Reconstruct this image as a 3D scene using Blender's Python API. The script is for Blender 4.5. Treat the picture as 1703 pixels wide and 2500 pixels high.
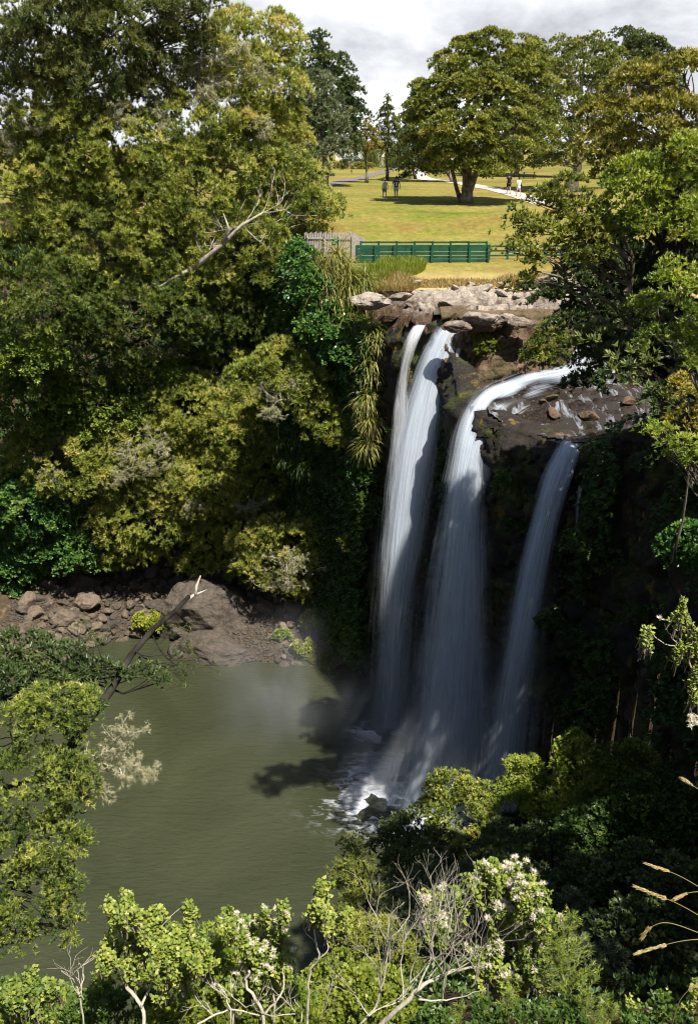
import bpy, bmesh, math, random
import numpy as np
from mathutils import Vector, Matrix

for o in list(bpy.data.objects): bpy.data.objects.remove(o)
SC = bpy.context.scene
RNG = np.random.default_rng(7); random.seed(7)
R = math.radians

# ------------------------------------------------------------------ camera
CAM = np.array([0.0, 0.0, 34.0]); PITCH = R(21.2); FPX = 2300.0; CXP = 851.5; CYP = 1250.0
cam_d = bpy.data.cameras.new('camera'); cam = bpy.data.objects.new('camera', cam_d); SC.collection.objects.link(cam)
cam.location = CAM; cam.rotation_euler = (R(90) - PITCH, 0, 0)
cam_d.sensor_fit = 'VERTICAL'; cam_d.sensor_height = 36; cam_d.lens = 36 * FPX / 2500
cam_d.clip_start = 0.1; cam_d.clip_end = 6000
SC.camera = cam

# ------------------------------------------------------------------ light
SUN_DIR = Vector((0.28, -0.40, 0.87)).normalized()
SUN_EL = math.asin(SUN_DIR.z); SUN_AZ = math.atan2(SUN_DIR.x, SUN_DIR.y)
sd = bpy.data.lights.new('sun', 'SUN'); sd.energy = 5.0; sd.angle = R(0.5); sd.color = (1.0, 0.94, 0.84)
so = bpy.data.objects.new('sun', sd); SC.collection.objects.link(so)
so.rotation_euler = SUN_DIR.to_track_quat('Z', 'Y').to_euler(); so.location = (20, -30, 80)

W = bpy.data.worlds.new('World'); SC.world = W; W.use_nodes = True
nt = W.node_tree; N = nt.nodes; L = nt.links
for n in list(N): N.remove(n)
out = N.new('ShaderNodeOutputWorld'); bg = N.new('ShaderNodeBackground'); L.new(bg.outputs[0], out.inputs[0])
sky = N.new('ShaderNodeTexSky'); sky.sky_type = 'NISHITA'; sky.sun_disc = False
sky.sun_elevation = SUN_EL; sky.sun_rotation = SUN_AZ
tc = N.new('ShaderNodeTexCoord'); sep = N.new('ShaderNodeSeparateXYZ'); L.new(tc.outputs['Generated'], sep.inputs[0])
ad = N.new('ShaderNodeMath'); ad.operation = 'ADD'; ad.inputs[1].default_value = 0.42; L.new(sep.outputs['Z'], ad.inputs[0])
dx = N.new('ShaderNodeMath'); dx.operation = 'DIVIDE'; L.new(sep.outputs['X'], dx.inputs[0]); L.new(ad.outputs[0], dx.inputs[1])
dy = N.new('ShaderNodeMath'); dy.operation = 'DIVIDE'; L.new(sep.outputs['Y'], dy.inputs[0]); L.new(ad.outputs[0], dy.inputs[1])
cm = N.new('ShaderNodeCombineXYZ'); L.new(dx.outputs[0], cm.inputs[0]); L.new(dy.outputs[0], cm.inputs[1])
cm.inputs[2].default_value = 3.3
nz = N.new('ShaderNodeTexNoise'); nz.inputs['Scale'].default_value = 3.4; nz.inputs['Detail'].default_value = 9; nz.inputs['Roughness'].default_value = 0.58
nz.inputs['Distortion'].default_value = 0.15
L.new(cm.outputs[0], nz.inputs['Vector'])
cr = N.new('ShaderNodeValToRGB'); L.new(nz.outputs['Fac'], cr.inputs[0])
cr.color_ramp.elements[0].position = 0.30; cr.color_ramp.elements[0].color = (4.9, 5.1, 5.7, 1)
cr.color_ramp.elements[1].position = 0.66; cr.color_ramp.elements[1].color = (14.0, 14.0, 14.1, 1)
e = cr.color_ramp.elements.new(0.50); e.color = (9.4, 9.6, 10.0, 1)
# cloud bank low over the horizon, opening to blue overhead
mz = N.new('ShaderNodeMapRange'); mz.inputs[1].default_value = 0.15; mz.inputs[2].default_value = 0.36; mz.inputs[3].default_value = 1; mz.inputs[4].default_value = 0.0
L.new(sep.outputs['Z'], mz.inputs[0])
mx = N.new('ShaderNodeMix'); mx.data_type = 'RGBA'; L.new(mz.outputs[0], mx.inputs['Factor']); L.new(sky.outputs[0], mx.inputs['A']); L.new(cr.outputs[0], mx.inputs['B'])
L.new(mx.outputs['Result'], bg.inputs[0]); bg.inputs[1].default_value = 0.062
SC.view_settings.view_transform = 'Standard'; SC.view_settings.look = 'None'; SC.view_settings.exposure = 0.7; SC.view_settings.gamma = 1
SC.cycles.max_bounces = 6; SC.cycles.diffuse_bounces = 2; SC.cycles.glossy_bounces = 2; SC.cycles.transmission_bounces = 3
SC.cycles.transparent_max_bounces = 24; SC.cycles.volume_bounces = 0
SC.cycles.caustics_reflective = False; SC.cycles.caustics_refractive = False
SC.cycles.use_denoising = True; SC.cycles.filter_width = 1.0

# ------------------------------------------------------------------ helpers
CP, SP = math.cos(PITCH), math.sin(PITCH)
def ray(px, py):
    a = (px - CXP) / FPX; b = (CYP - py) / FPX
    return np.array([a, CP + b * SP, -SP + b * CP])
def P(px, py, Y):
    d = ray(px, py); return CAM + d * (Y / d[1])
def G(px, py, z=0.0):
    d = ray(px, py); return CAM + d * ((z - CAM[2]) / d[2])
def mpp(p):                      # metres per photo pixel at point p
    v = np.asarray(p) - CAM; return (v[1] * CP - v[2] * SP) / FPX

def hash3(i, j, k):
    h = (i.astype(np.int64) * 374761393 + j.astype(np.int64) * 668265263 + k.astype(np.int64) * 2147483647 % 1274126177) & 0xffffffff
    h = ((h ^ (h >> 13)) * 1274126177) & 0xffffffff
    return ((h ^ (h >> 16)) & 0xffffff) / float(0xffffff)
def vnoise(p):
    p = np.asarray(p, float); f = np.floor(p); t = p - f; t = t * t * (3 - 2 * t); f = f.astype(np.int64)
    r = 0
    for a in (0, 1):
        for b in (0, 1):
            for c in (0, 1):
                w = (t[..., 0] if a else 1 - t[..., 0]) * (t[..., 1] if b else 1 - t[..., 1]) * (t[..., 2] if c else 1 - t[..., 2])
                r = r + w * hash3(f[..., 0] + a, f[..., 1] + b, f[..., 2] + c * 1)
    return r * 2 - 1
def worley(p):
    p = np.asarray(p, float); f = np.floor(p).astype(np.int64); F1 = np.full(p.shape[:-1], 9.0); F2 = F1.copy(); val = np.zeros(p.shape[:-1])
    for a in (-1, 0, 1):
        for b in (-1, 0, 1):
            for c in (-1, 0, 1):
                i, j, k = f[..., 0] + a, f[..., 1] + b, f[..., 2] + c
                q = np.stack([i + hash3(i, j, k), j + hash3(i + 57, j, k), k + hash3(i, j + 91, k)], -1)
                d = np.linalg.norm(p - q, axis=-1); v = hash3(i, j, k + 33); n1 = d < F1
                F2 = np.where(n1, F1, np.minimum(F2, d)); val = np.where(n1, v, val); F1 = np.where(n1, d, F1)
    return F1, F2, val
def fbm(p, oct=4, gain=0.5):
    s = 0; a = 1.0; p = np.asarray(p, float)
    for i in range(oct):
        s = s + a * vnoise(p * (2.03 ** i) + 17.3 * i); a *= gain
    return s

def link(o, parent=None):
    SC.collection.objects.link(o)
    if parent is not None: o.parent = parent
    return o
def tag(o, label=None, cat=None, group=None, kind=None):
    if label: o['label'] = label
    if cat: o['category'] = cat
    if group: o['group'] = group
    if kind: o['kind'] = kind
    return o
def empty(name, loc, label=None, cat=None, group=None):
    o = bpy.data.objects.new(name, None); link(o); o.location = loc; o.empty_display_size = 0.3
    return tag(o, label, cat, group)
def np_mesh(name, V, Fa, mats, parent=None, smooth=False, attrs=None, uv=None, tris=None):
    """V (n,3), Fa (m,k) quads or triangles; world coordinates (parent at its location is undone)."""
    me = bpy.data.meshes.new(name)
    V = np.asarray(V, np.float32)
    if parent is not None:
        loc = np.array(parent.location, np.float32); V = V - loc
        pp = parent.parent
        while pp is not None:
            V = V - np.array(pp.location, np.float32); pp = pp.parent
    Fa = np.asarray(Fa, np.int32); m, k = Fa.shape
    me.vertices.add(len(V)); me.vertices.foreach_set('co', V.ravel())
    me.loops.add(m * k); me.loops.foreach_set('vertex_index', Fa.ravel())
    me.polygons.add(m); me.polygons.foreach_set('loop_start', np.arange(0, m * k, k, dtype=np.int32))
    me.polygons.foreach_set('loop_total', np.full(m, k, np.int32))
    me.polygons.foreach_set('use_smooth', np.full(m, bool(smooth)))
    if attrs:
        for an, (dom, vals) in attrs.items():
            a = me.attributes.new(an, 'FLOAT', dom); a.data.foreach_set('value', np.asarray(vals, np.float32).ravel())
    if uv is not None:
        ul = me.uv_layers.new(name='UVMap'); ul.data.foreach_set('uv', np.asarray(uv, np.float32)[Fa.ravel()].ravel())
    me.update(calc_edges=True)
    for mt in (mats if isinstance(mats, (list, tuple)) else [mats]): me.materials.append(mt)
    o = bpy.data.objects.new(name, me); link(o, parent)
    return o
class MB:
    """collects boxes, tubes and prisms that belong to ONE part"""
    def __init__(s): s.V = []; s.F = []; s.n = 0
    def add(s, V, F):
        V = np.asarray(V, float); s.V.append(V); s.F += [tuple(int(i) + s.n for i in f) for f in F]; s.n += len(V)
    def box(s, c, d, rz=0.0, M=None):
        c = np.array(c, float); d = np.array(d, float) / 2
        q = np.array([[x, y, z] for z in (-1, 1) for y in (-1, 1) for x in (-1, 1)], float) * d
        cz, sz = math.cos(rz), math.sin(rz); q = q @ np.array([[cz, sz, 0], [-sz, cz, 0], [0, 0, 1]])
        s.add(q + c, [(0, 2, 3, 1), (4, 5, 7, 6), (0, 1, 5, 4), (2, 6, 7, 3), (0, 4, 6, 2), (1, 3, 7, 5)])
    def tube(s, pts, rad, n=7, cap=True):
        pts = np.asarray(pts, float); m = len(pts); rad = np.broadcast_to(np.asarray(rad, float), (m,))
        t = np.gradient(pts, axis=0); t /= np.linalg.norm(t, axis=1)[:, None] + 1e-9
        up = np.array([0.0, 0, 1.0]) if abs(t[0][2]) < 0.9 else np.array([1.0, 0, 0])
        u = np.cross(t[0], up); u /= np.linalg.norm(u); V = []
        for i in range(m):
            u = u - t[i] * np.dot(u, t[i]); u /= np.linalg.norm(u) + 1e-9; v = np.cross(t[i], u)
            for k in range(n):
                a = 2 * math.pi * k / n; V.append(pts[i] + rad[i] * (math.cos(a) * u + math.sin(a) * v))
        F = [(i * n + k, i * n + (k + 1) % n, (i + 1) * n + (k + 1) % n, (i + 1) * n + k) for i in range(m - 1) for k in range(n)]
        if cap: F.append(tuple(range(n))[::-1]); F.append(tuple((m - 1) * n + k for k in range(n)))
        s.add(V, F)
    def build(s, name, mat, parent=None, smooth=False, bevel=0):
        me = bpy.data.meshes.new(name); V = np.concatenate(s.V)
        q = parent
        while q is not None: V = V - np.array(q.location); q = q.parent
        me.from_pydata([tuple(v) for v in V], [], s.F); me.materials.append(mat); me.update()
        if smooth: me.polygons.foreach_set('use_smooth', np.full(len(me.polygons), True))
        o = bpy.data.objects.new(name, me); link(o, parent)
        if bevel:
            b = o.modifiers.new('b', 'BEVEL'); b.width = bevel; b.segments = 2
        return o

# ------------------------------------------------------------------ materials
def nmat(name):
    m = bpy.data.materials.new(name); m.use_nodes = True; n = m.node_tree.nodes; n.clear()
    return m, n, m.node_tree.links
def ramp(n, l, src, stops, interp='LINEAR'):
    c = n.new('ShaderNodeValToRGB'); c.color_ramp.interpolation = interp; e = c.color_ramp.elements
    e[0].position, e[0].color = stops[0][0], (*stops[0][1], 1); e[1].position, e[1].color = stops[-1][0], (*stops[-1][1], 1)
    for p, col in stops[1:-1]:
        q = e.new(p); q.color = (*col, 1)
    l.new(src, c.inputs[0]); return c.outputs[0]
def noise_node(n, l, vec, scale, detail=5, rough=0.55, dist=0.0):
    t = n.new('ShaderNodeTexNoise'); t.inputs['Scale'].default_value = scale; t.inputs['Detail'].default_value = detail
    t.inputs['Roughness'].default_value = rough; t.inputs['Distortion'].default_value = dist
    if vec is not None: l.new(vec, t.inputs['Vector'])
    return t.outputs['Fac']
def posn(n): return n.new('ShaderNodeNewGeometry').outputs['Position']
def mapv(n, l, vec, sc):
    t = n.new('ShaderNodeMapping'); t.inputs['Scale'].default_value = sc; l.new(vec, t.inputs['Vector']); return t.outputs[0]
def mixc(n, l, fac, a, b, mode='MIX'):
    t = n.new('ShaderNodeMix'); t.data_type = 'RGBA'; t.blend_type = mode
    for key, v in (('Factor', fac), ('A', a), ('B', b)):
        if isinstance(v, (int, float)): t.inputs[key].default_value = v
        elif isinstance(v, tuple): t.inputs[key].default_value = (*v, 1)
        else: l.new(v, t.inputs[key])
    return t.outputs['Result']
def mathn(n, l, op, a, b=0.0, clamp=False):
    t = n.new('ShaderNodeMath'); t.operation = op; t.use_clamp = clamp
    for i, v in enumerate((a, b)):
        if isinstance(v, (int, float)): t.inputs[i].default_value = v
        else: l.new(v, t.inputs[i])
    return t.outputs[0]
def bump(n, l, h, strength, dist):
    b = n.new('ShaderNodeBump'); b.inputs['Strength'].default_value = strength; b.inputs['Distance'].default_value = dist
    l.new(h, b.inputs['Height']); return b.outputs[0]
def princ(n, l, col, rough=0.7, spec=0.3, normal=None, metal=0.0):
    p = n.new('ShaderNodeBsdfPrincipled')
    if isinstance(col, tuple): p.inputs['Base Color'].default_value = (*col, 1)
    else: l.new(col, p.inputs['Base Color'])
    if isinstance(rough, (int, float)): p.inputs['Roughness'].default_value = rough
    else: l.new(rough, p.inputs['Roughness'])
    p.inputs['Specular IOR Level'].default_value = spec; p.inputs['Metallic'].default_value = metal
    if normal is not None: l.new(normal, p.inputs['Normal'])
    return p
def finish(n, l, sh, vol=None):
    o = n.new('ShaderNodeOutputMaterial')
    if sh is not None: l.new(sh, o.inputs['Surface'])
    if vol is not None: l.new(vol, o.inputs['Volume'])

def leaf_mat(name, stops, transl=0.30, rough=0.42, spec=0.4):
    m, n, l = nmat(name)
    a = n.new('ShaderNodeAttribute'); a.attribute_name = 'tint'
    c = ramp(n, l, a.outputs['Fac'], stops)
    p = princ(n, l, c, rough, spec)
    t = n.new('ShaderNodeBsdfTranslucent'); c2 = mixc(n, l, 1.0, c, (1.25, 1.15, 0.5), 'MULTIPLY'); l.new(c2, t.inputs[0])
    x = n.new('ShaderNodeMixShader'); x.inputs[0].default_value = transl; l.new(p.outputs[0], x.inputs[1]); l.new(t.outputs[0], x.inputs[2])
    finish(n, l, x.outputs[0]); return m
def plain_mat(name, col, rough=0.7, spec=0.3, var=0.25, scale=6.0, bmp=0.0, metal=0.0):
    m, n, l = nmat(name); f = noise_node(n, l, n.new('ShaderNodeTexCoord').outputs['Object'], scale, 6)
    lo = tuple(c * (1 - var) for c in col); hi = tuple(min(1, c * (1 + var)) for c in col)
    c = ramp(n, l, f, [(0.3, lo), (0.7, hi)])
    nb = bump(n, l, f, 0.5, bmp) if bmp else None
    finish(n, l, princ(n, l, c, rough, spec, nb, metal).outputs[0]); return m
def bark_mat(name, c0, c1, c2):
    m, n, l = nmat(name); v = mapv(n, l, posn(n), (9, 9, 2.2)); f = noise_node(n, l, v, 1.0, 7, 0.65)
    g = noise_node(n, l, posn(n), 1.7, 4)
    c = ramp(n, l, f, [(0.3, c0), (0.52, c1), (0.72, c2)])
    c = mixc(n, l, ramp(n, l, g, [(0.45, (0, 0, 0)), (0.62, (1, 1, 1))]), c, c2)
    finish(n, l, princ(n, l, c, 0.9, 0.15, bump(n, l, f, 0.9, 0.05)).outputs[0]); return m

M = {}
# totara-like needles: deep green to yellow-olive
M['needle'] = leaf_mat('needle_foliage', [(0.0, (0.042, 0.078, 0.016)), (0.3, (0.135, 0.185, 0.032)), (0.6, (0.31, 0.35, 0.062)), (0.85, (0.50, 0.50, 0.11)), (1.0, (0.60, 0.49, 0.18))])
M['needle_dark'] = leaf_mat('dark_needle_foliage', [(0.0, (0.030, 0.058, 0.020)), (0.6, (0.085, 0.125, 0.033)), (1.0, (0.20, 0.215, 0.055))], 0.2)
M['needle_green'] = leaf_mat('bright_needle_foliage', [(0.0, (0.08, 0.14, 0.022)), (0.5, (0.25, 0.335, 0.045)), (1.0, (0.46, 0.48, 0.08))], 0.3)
M['olive'] = leaf_mat('olive_foliage', [(0.0, (0.075, 0.11, 0.022)), (0.5, (0.215, 0.245, 0.040)), (1.0, (0.43, 0.40, 0.08))], 0.25)
M['gold'] = leaf_mat('golden_foliage', [(0.0, (0.10, 0.115, 0.02)), (0.5, (0.27, 0.26, 0.045)), (1.0, (0.46, 0.38, 0.07))], 0.25)
M['grey_leaf'] = leaf_mat('grey_green_foliage', [(0.0, (0.084, 0.114, 0.054)), (0.5, (0.156, 0.192, 0.096)), (1.0, (0.288, 0.300, 0.180))], 0.2)
M['broad'] = leaf_mat('broad_leaf_foliage', [(0.0, (0.042, 0.112, 0.024)), (0.5, (0.090, 0.203, 0.042)), (1.0, (0.225, 0.330, 0.075))], 0.25, 0.35, 0.5)
M['lime'] = leaf_mat('lime_leaf_foliage', [(0.0, (0.12, 0.17, 0.02)), (0.5, (0.30, 0.34, 0.045)), (1.0, (0.50, 0.49, 0.09))], 0.3, 0.45, 0.3)
M['shrubleaf'] = leaf_mat('waxy_shrub_foliage', [(0.0, (0.09, 0.15, 0.022)), (0.5, (0.24, 0.31, 0.05)), (1.0, (0.46, 0.47, 0.11))], 0.25, 0.45, 0.3)
M['strap'] = leaf_mat('strap_leaf_foliage', [(0.0, (0.08, 0.12, 0.02)), (0.45, (0.22, 0.24, 0.045)), (1.0, (0.44, 0.38, 0.13))], 0.25)
M['flax'] = leaf_mat('flax_leaf', [(0.0, (0.080, 0.120, 0.050)), (0.5, (0.200, 0.240, 0.110)), (1.0, (0.420, 0.420, 0.220))], 0.15)
M['fern'] = leaf_mat('fern_foliage', [(0.0, (0.039, 0.078, 0.016)), (0.6, (0.098, 0.169, 0.029)), (1.0, (0.260, 0.299, 0.052))], 0.25)
M['grass'] = leaf_mat('grass_blades', [(0.0, (0.130, 0.200, 0.025)), (0.5, (0.250, 0.330, 0.045)), (1.0, (0.420, 0.420, 0.090))], 0.25)
M['drygrass'] = leaf_mat('dry_grass_blades', [(0.0, (0.30, 0.25, 0.09)), (0.5, (0.48, 0.38, 0.17)), (1.0, (0.560, 0.440, 0.220))], 0.2)
M['lichen'] = leaf_mat('pale_lichen', [(0.0, (0.20, 0.20, 0.12)), (0.5, (0.37, 0.36, 0.21)), (1.0, (0.56, 0.53, 0.34))], 0.15, 0.9, 0.1)
M['petal'] = leaf_mat('white_flower', [(0.0, (0.66, 0.60, 0.48)), (0.5, (0.800, 0.740, 0.660)), (1.0, (0.880, 0.850, 0.780))], 0.25, 0.6, 0.2)
M['bark'] = bark_mat('bark', (0.035, 0.026, 0.018), (0.10, 0.080, 0.060), (0.26, 0.23, 0.18))
M['bark_pale'] = bark_mat('pale_bark', (0.16, 0.13, 0.10), (0.34, 0.29, 0.23), (0.52, 0.48, 0.40))
M['bark_dark'] = bark_mat('dark_bark', (0.010, 0.008, 0.006), (0.022, 0.018, 0.014), (0.045, 0.04, 0.032))
M['twig'] = bark_mat('dead_twig', (0.20, 0.18, 0.13), (0.38, 0.345, 0.265), (0.55, 0.51, 0.41))

# ------------------------------------------------------------------ foliage engine
COVER = 5.0; WIDE = 1.45; NF = [0]
def unit(v): return v / (np.linalg.norm(v, axis=-1, keepdims=True) + 1e-9)
def rdir(n): return unit(RNG.normal(size=(n, 3)))
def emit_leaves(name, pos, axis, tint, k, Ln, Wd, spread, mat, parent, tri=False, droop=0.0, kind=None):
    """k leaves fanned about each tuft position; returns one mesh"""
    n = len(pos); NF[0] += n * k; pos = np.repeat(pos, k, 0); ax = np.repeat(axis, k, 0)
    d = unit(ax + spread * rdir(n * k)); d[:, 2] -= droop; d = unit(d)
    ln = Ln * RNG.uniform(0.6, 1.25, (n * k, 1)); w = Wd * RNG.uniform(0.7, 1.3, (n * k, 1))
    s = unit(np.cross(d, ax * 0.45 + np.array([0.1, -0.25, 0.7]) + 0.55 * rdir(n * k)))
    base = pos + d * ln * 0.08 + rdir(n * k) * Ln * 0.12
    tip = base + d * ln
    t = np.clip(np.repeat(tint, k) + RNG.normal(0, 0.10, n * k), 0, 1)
    if tri:
        V = np.stack([base - s * w * .5, base + s * w * .5, tip], 1).reshape(-1, 3)
        F = np.arange(len(V)).reshape(-1, 3)
    else:
        mid = base + d * ln * 0.5
        V = np.stack([base, mid + s * w * .5, tip, mid - s * w * .5], 1).reshape(-1, 3)
        F = np.arange(len(V)).reshape(-1, 4)
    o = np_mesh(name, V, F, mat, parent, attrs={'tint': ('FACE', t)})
    if kind: o['kind'] = kind
    return o
def blob_px(spec):
    """(px, py, Y, rx_px, rz_px[, ry_factor]) -> centre, radii in metres"""
    B = []
    for s in spec:
        c = P(s[0], s[1], s[2]); m = mpp(c); rx = s[3] * m; rz = s[4] * m / 0.95
        ry = (s[5] if len(s) > 5 else 0.8) * 0.5 * (rx + rz)
        B.append((c, np.array([rx, ry, rz])))
    return B
def crown_points(B, pad, cover, tr, flat=0.5, up=0.55, back_keep=0.35, hue_sd=0.17, hue=0.45, rag=0.12):
    pad = pad * 0.85
    """tuft positions on overlapping pads that sit on the shells of the blobs"""
    PP, AA, TT, pads = [], [], [], []
    for c, r in B:
        area = math.pi * r[0] * r[2]
        npad = max(5, int(5.0 * area / (math.pi * pad * pad)))
        d = rdir(npad * 4); d[:, 2] = d[:, 2] * 0.9 + 0.12; d = unit(d)
        keep = (RNG.random(len(d)) < np.where(d[:, 1] > 0.35, back_keep, 1.0)) & (RNG.random(len(d)) < np.where(d[:, 2] < -0.45, 0.45, 1.0))
        d = d[keep][:npad]; m = len(d)
        rr = RNG.uniform(0.6, 1.0 + rag, (m, 1)) ** 0.6
        pc = c + d * r * rr; ps = pad * RNG.uniform(0.55, 1.35, m)
        ph = hue + RNG.normal(0, hue_sd, m)
        nt_ = max(6, int(cover * area / (math.pi * tr * tr) / m))
        idx = np.repeat(np.arange(m), nt_); q = rdir(len(idx)); q[:, 2] = np.where(q[:, 2] < -0.2, -q[:, 2], q[:, 2])
        rad = RNG.uniform(0.25, 1.0, (len(idx), 1)) ** 0.5
        loc = q * rad * ps[idx][:, None] * np.array([1, 1, flat])
        # pads tilt outwards from the blob
        loc[:, 2] -= (loc[:, 0] * d[idx, 0] + loc[:, 1] * d[idx, 1]) * 0.45
        PP.append(pc[idx] + loc)
        AA.append(unit(q * 0.7 + d[idx] * 0.5 + np.array([0, 0, up])))
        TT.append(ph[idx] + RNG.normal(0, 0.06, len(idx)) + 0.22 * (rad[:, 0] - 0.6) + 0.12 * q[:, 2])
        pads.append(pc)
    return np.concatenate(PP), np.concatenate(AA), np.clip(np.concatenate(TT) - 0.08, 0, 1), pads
def curve_pts(a, b, n=6, sag=0.0, jit=0.0, bend=None):
    a = np.array(a, float); b = np.array(b, float); t = np.linspace(0, 1, n)[:, None]
    p = a + (b - a) * t; ln = np.linalg.norm(b - a)
    p[:, 2] += (np.sin(t[:, 0] * math.pi) * sag * ln)
    j = RNG.normal(0, jit * ln, p.shape); j[0] = 0; j[-1] = 0
    return p + j
def wood(parent, base, top, r0, B, pads, mat, name='trunk', limb_r=None, twigs=2, lean=0.02):
    mb = MB(); base = np.array(base, float); top = np.array(top, float)
    r0 = r0 * 0.62; tp = curve_pts(base, top, 8, 0, lean); fl = np.linspace(1, 0.3, 8); fl[0] = 1.35
    mb.tube(tp, r0 * fl, 10)
    H = max(0.5, top[2] - base[2])
    for (c, r), pd in zip(B, pads):
        f = min(0.95, max(0.25, (c[2] - base[2]) / H - 0.25 + RNG.uniform(-.1, .1))); k = f * 7; i = int(k)
        st = tp[i] + (tp[min(7, i + 1)] - tp[i]) * (k - i)
        lr = (limb_r or r0 * 0.38)
        lp = curve_pts(st, c, 6, 0.06, 0.03); mb.tube(lp, np.linspace(lr, lr * 0.35, 6), 6, False)
        for q in range(min(len(pd), int(twigs * 4))):
            e = pd[RNG.integers(len(pd))]; s0 = lp[RNG.integers(3, 6)]
            mb.tube(curve_pts(s0, e, 4, 0.05, 0.04), np.linspace(lr * 0.3, lr * 0.08, 4), 4, False)
    return mb.build(name, mat, parent, True)
def tree(name, label, cat, spec, base, top, r0, mat, pad=0.9, leaf=0.13, w=0.28, cover=3.0, k=9, bark='bark', group=None,
         hue=0.45, tri=True, spread=0.95, up=0.55, flat=0.72, twigs=2, hue_sd=0.17, back_keep=0.35, root=None, rag=0.12, crown_name='crown'):
    B = blob_px(spec) if len(spec[0]) > 2 else spec
    rt = empty(name, tuple(base), label, cat, group) if root is None else root
    pos, ax, tt, pads = crown_points(B, pad, cover * COVER, leaf * 0.95, flat, up, back_keep, hue_sd, hue, rag)
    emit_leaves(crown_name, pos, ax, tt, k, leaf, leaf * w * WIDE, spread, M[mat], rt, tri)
    if r0: wood(rt, base, top, r0, B, pads, M[bark], twigs=twigs)
    return rt, B, pads
def twig_tree(mb, p, d, ln, r, depth, tips, spread=0.6, shrink=0.72, up=0.15, kids=(2, 3), nseg=4, wob=0.10):
    """recursive dead-branch generator"""
    pts = [np.array(p, float)]; d = np.array(d, float)
    for i in range(nseg):
        d = unit(d + RNG.normal(0, wob, 3) * 1.6 + np.array([0, 0, up * 0.3])); pts.append(pts[-1] + d * ln / nseg)
    mb.tube(pts, np.linspace(r, r * 0.62, nseg + 1), 6 if r > 0.012 else 4, False)
    if depth == 0: tips.append((pts[-1], d)); return
    for q in range(RNG.integers(kids[0], kids[1] + 1)):
        nd = unit(d + rdir(1)[0] * spread + np.array([0, 0, up]))
        st = pts[-1] if q == 0 else pts[RNG.integers(max(1, nseg - 2), nseg + 1)]
        twig_tree(mb, st, nd, ln * shrink * RNG.uniform(0.7, 1.15), r * (0.62 if q == 0 else 0.5), depth - 1, tips, spread, shrink, up, kids, nseg, wob)
def blades(name, bases, axis, Ln, Wd, mat, parent, nseg=4, droop=0.9, tint=0.5, sd=0.2, lean=0.5, kind=None):
    """arching strap leaves / grass blades"""
    n = len(bases); bases = np.asarray(bases, float)
    d = unit(np.asarray(axis, float) + lean * rdir(n)); ln = Ln * RNG.uniform(0.55, 1.15, n)
    side = unit(np.cross(d, np.array([0, 0, 1.0]) + 0.3 * rdir(n))); V = []; p = bases.copy()
    for i in range(nseg + 1):
        f = i / nseg; wd = Wd * (1 - f ** 1.6) * (0.7 + 0.6 * min(1, f * 3)) * 0.5 + Wd * 0.02
        V.append(np.stack([p - side * wd, p + side * wd], 1))
        p = p + d * (ln / nseg)[:, None]; d = d.copy(); d[:, 2] -= droop * 1.1 / nseg * (0.5 + f); d = unit(d)
    V = np.stack(V, 1).reshape(n, -1, 3); m = V.shape[1]
    F1 = np.array([[2 * i, 2 * i + 1, 2 * i + 3, 2 * i + 2] for i in range(nseg)])
    F = (F1[None] + (np.arange(n) * m)[:, None, None]).reshape(-1, 4)
    t = np.clip(np.repeat(tint + RNG.normal(0, sd, n), nseg), 0, 1)
    o = np_mesh(name, V.reshape(-1, 3), F, M[mat] if isinstance(mat, str) else mat, parent, attrs={'tint': ('FACE', t)})
    if kind: o['kind'] = kind
    return o

# ------------------------------------------------------------------ terrain
def seg_dist(p, poly, closed=True):
    """distance to polyline, index of nearest segment"""
    A = np.array(poly, float)[:, :2]; Bp = np.roll(A, -1, 0)
    if not closed: A, Bp = A[:-1], A[1:]
    best = np.full(len(p), 1e9)
    for a, b in zip(A, Bp):
        ab = b - a; t = np.clip(((p - a) @ ab) / (ab @ ab), 0, 1)
        best = np.minimum(best, np.linalg.norm(p - (a + t[:, None] * ab), axis=1))
    return best
def inside(p, poly):
    A = np.array(poly, float)[:, :2]; Bp = np.roll(A, -1, 0); c = np.zeros(len(p), bool)
    for a, b in zip(A, Bp):
        cond = (a[1] > p[:, 1]) != (b[1] > p[:, 1])
        xi = a[0] + (p[:, 1] - a[1]) / (b[1] - a[1] + 1e-12) * (b[0] - a[0])
        c ^= cond & (p[:, 0] < xi)
    return c
def sst(a, b, x): t = np.clip((x - a) / (b - a), 0, 1); return t * t * (3 - 2 * t)

CLIFF = [(-9, 74, 26), (-5, 67.5, 26.5), (-1.5, 62.5, 26.3), (0.4, 59, 24.6), (2.2, 55.6, 23.8), (3.4, 53.6, 24.6), (5.0, 52.3, 24.9), (5.9, 51.0, 22.6),
         (6.2, 48.8, 21.9), (6.2, 46.9, 21.6), (7.2, 45.4, 21.3), (9.2, 44.3, 20.8), (10.8, 43.0, 20.6), (12.3, 41.6, 21.6), (13.6, 38.5, 24), (14.8, 34, 26.5), (15.8, 28, 27.8), (15.6, 19, 28.5)]
RIM = [(c[0], c[1]) for c in CLIFF] + [(15, 8), (14, -1.5), (5, -1.5), (-4, -1.5), (-44, -1.5), (-46, 30), (-46, 70), (-34, 86), (-14, 86)]
POOL = [(-30, 20), (-30, 45), (-23, 56), (-19.2, 60), (-16, 62.4), (-14, 63), (-12.8, 61.6), (-12.2, 59.8), (-9.1, 58.6), (-3.8, 58), (-0.9, 59.3), (0.6, 58.5), (2.5, 55), (4.6, 51), (6.4, 46),
        (9.8, 43), (13, 39), (14.5, 33), (9, 30), (2, 30), (-3, 24), (-10, 14), (-22, 12)]
CHAN = [(22, 57), (16, 56), (12, 55.2), (8.6, 54.4), (6.2, 53.7), (4.7, 52.6)]

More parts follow.
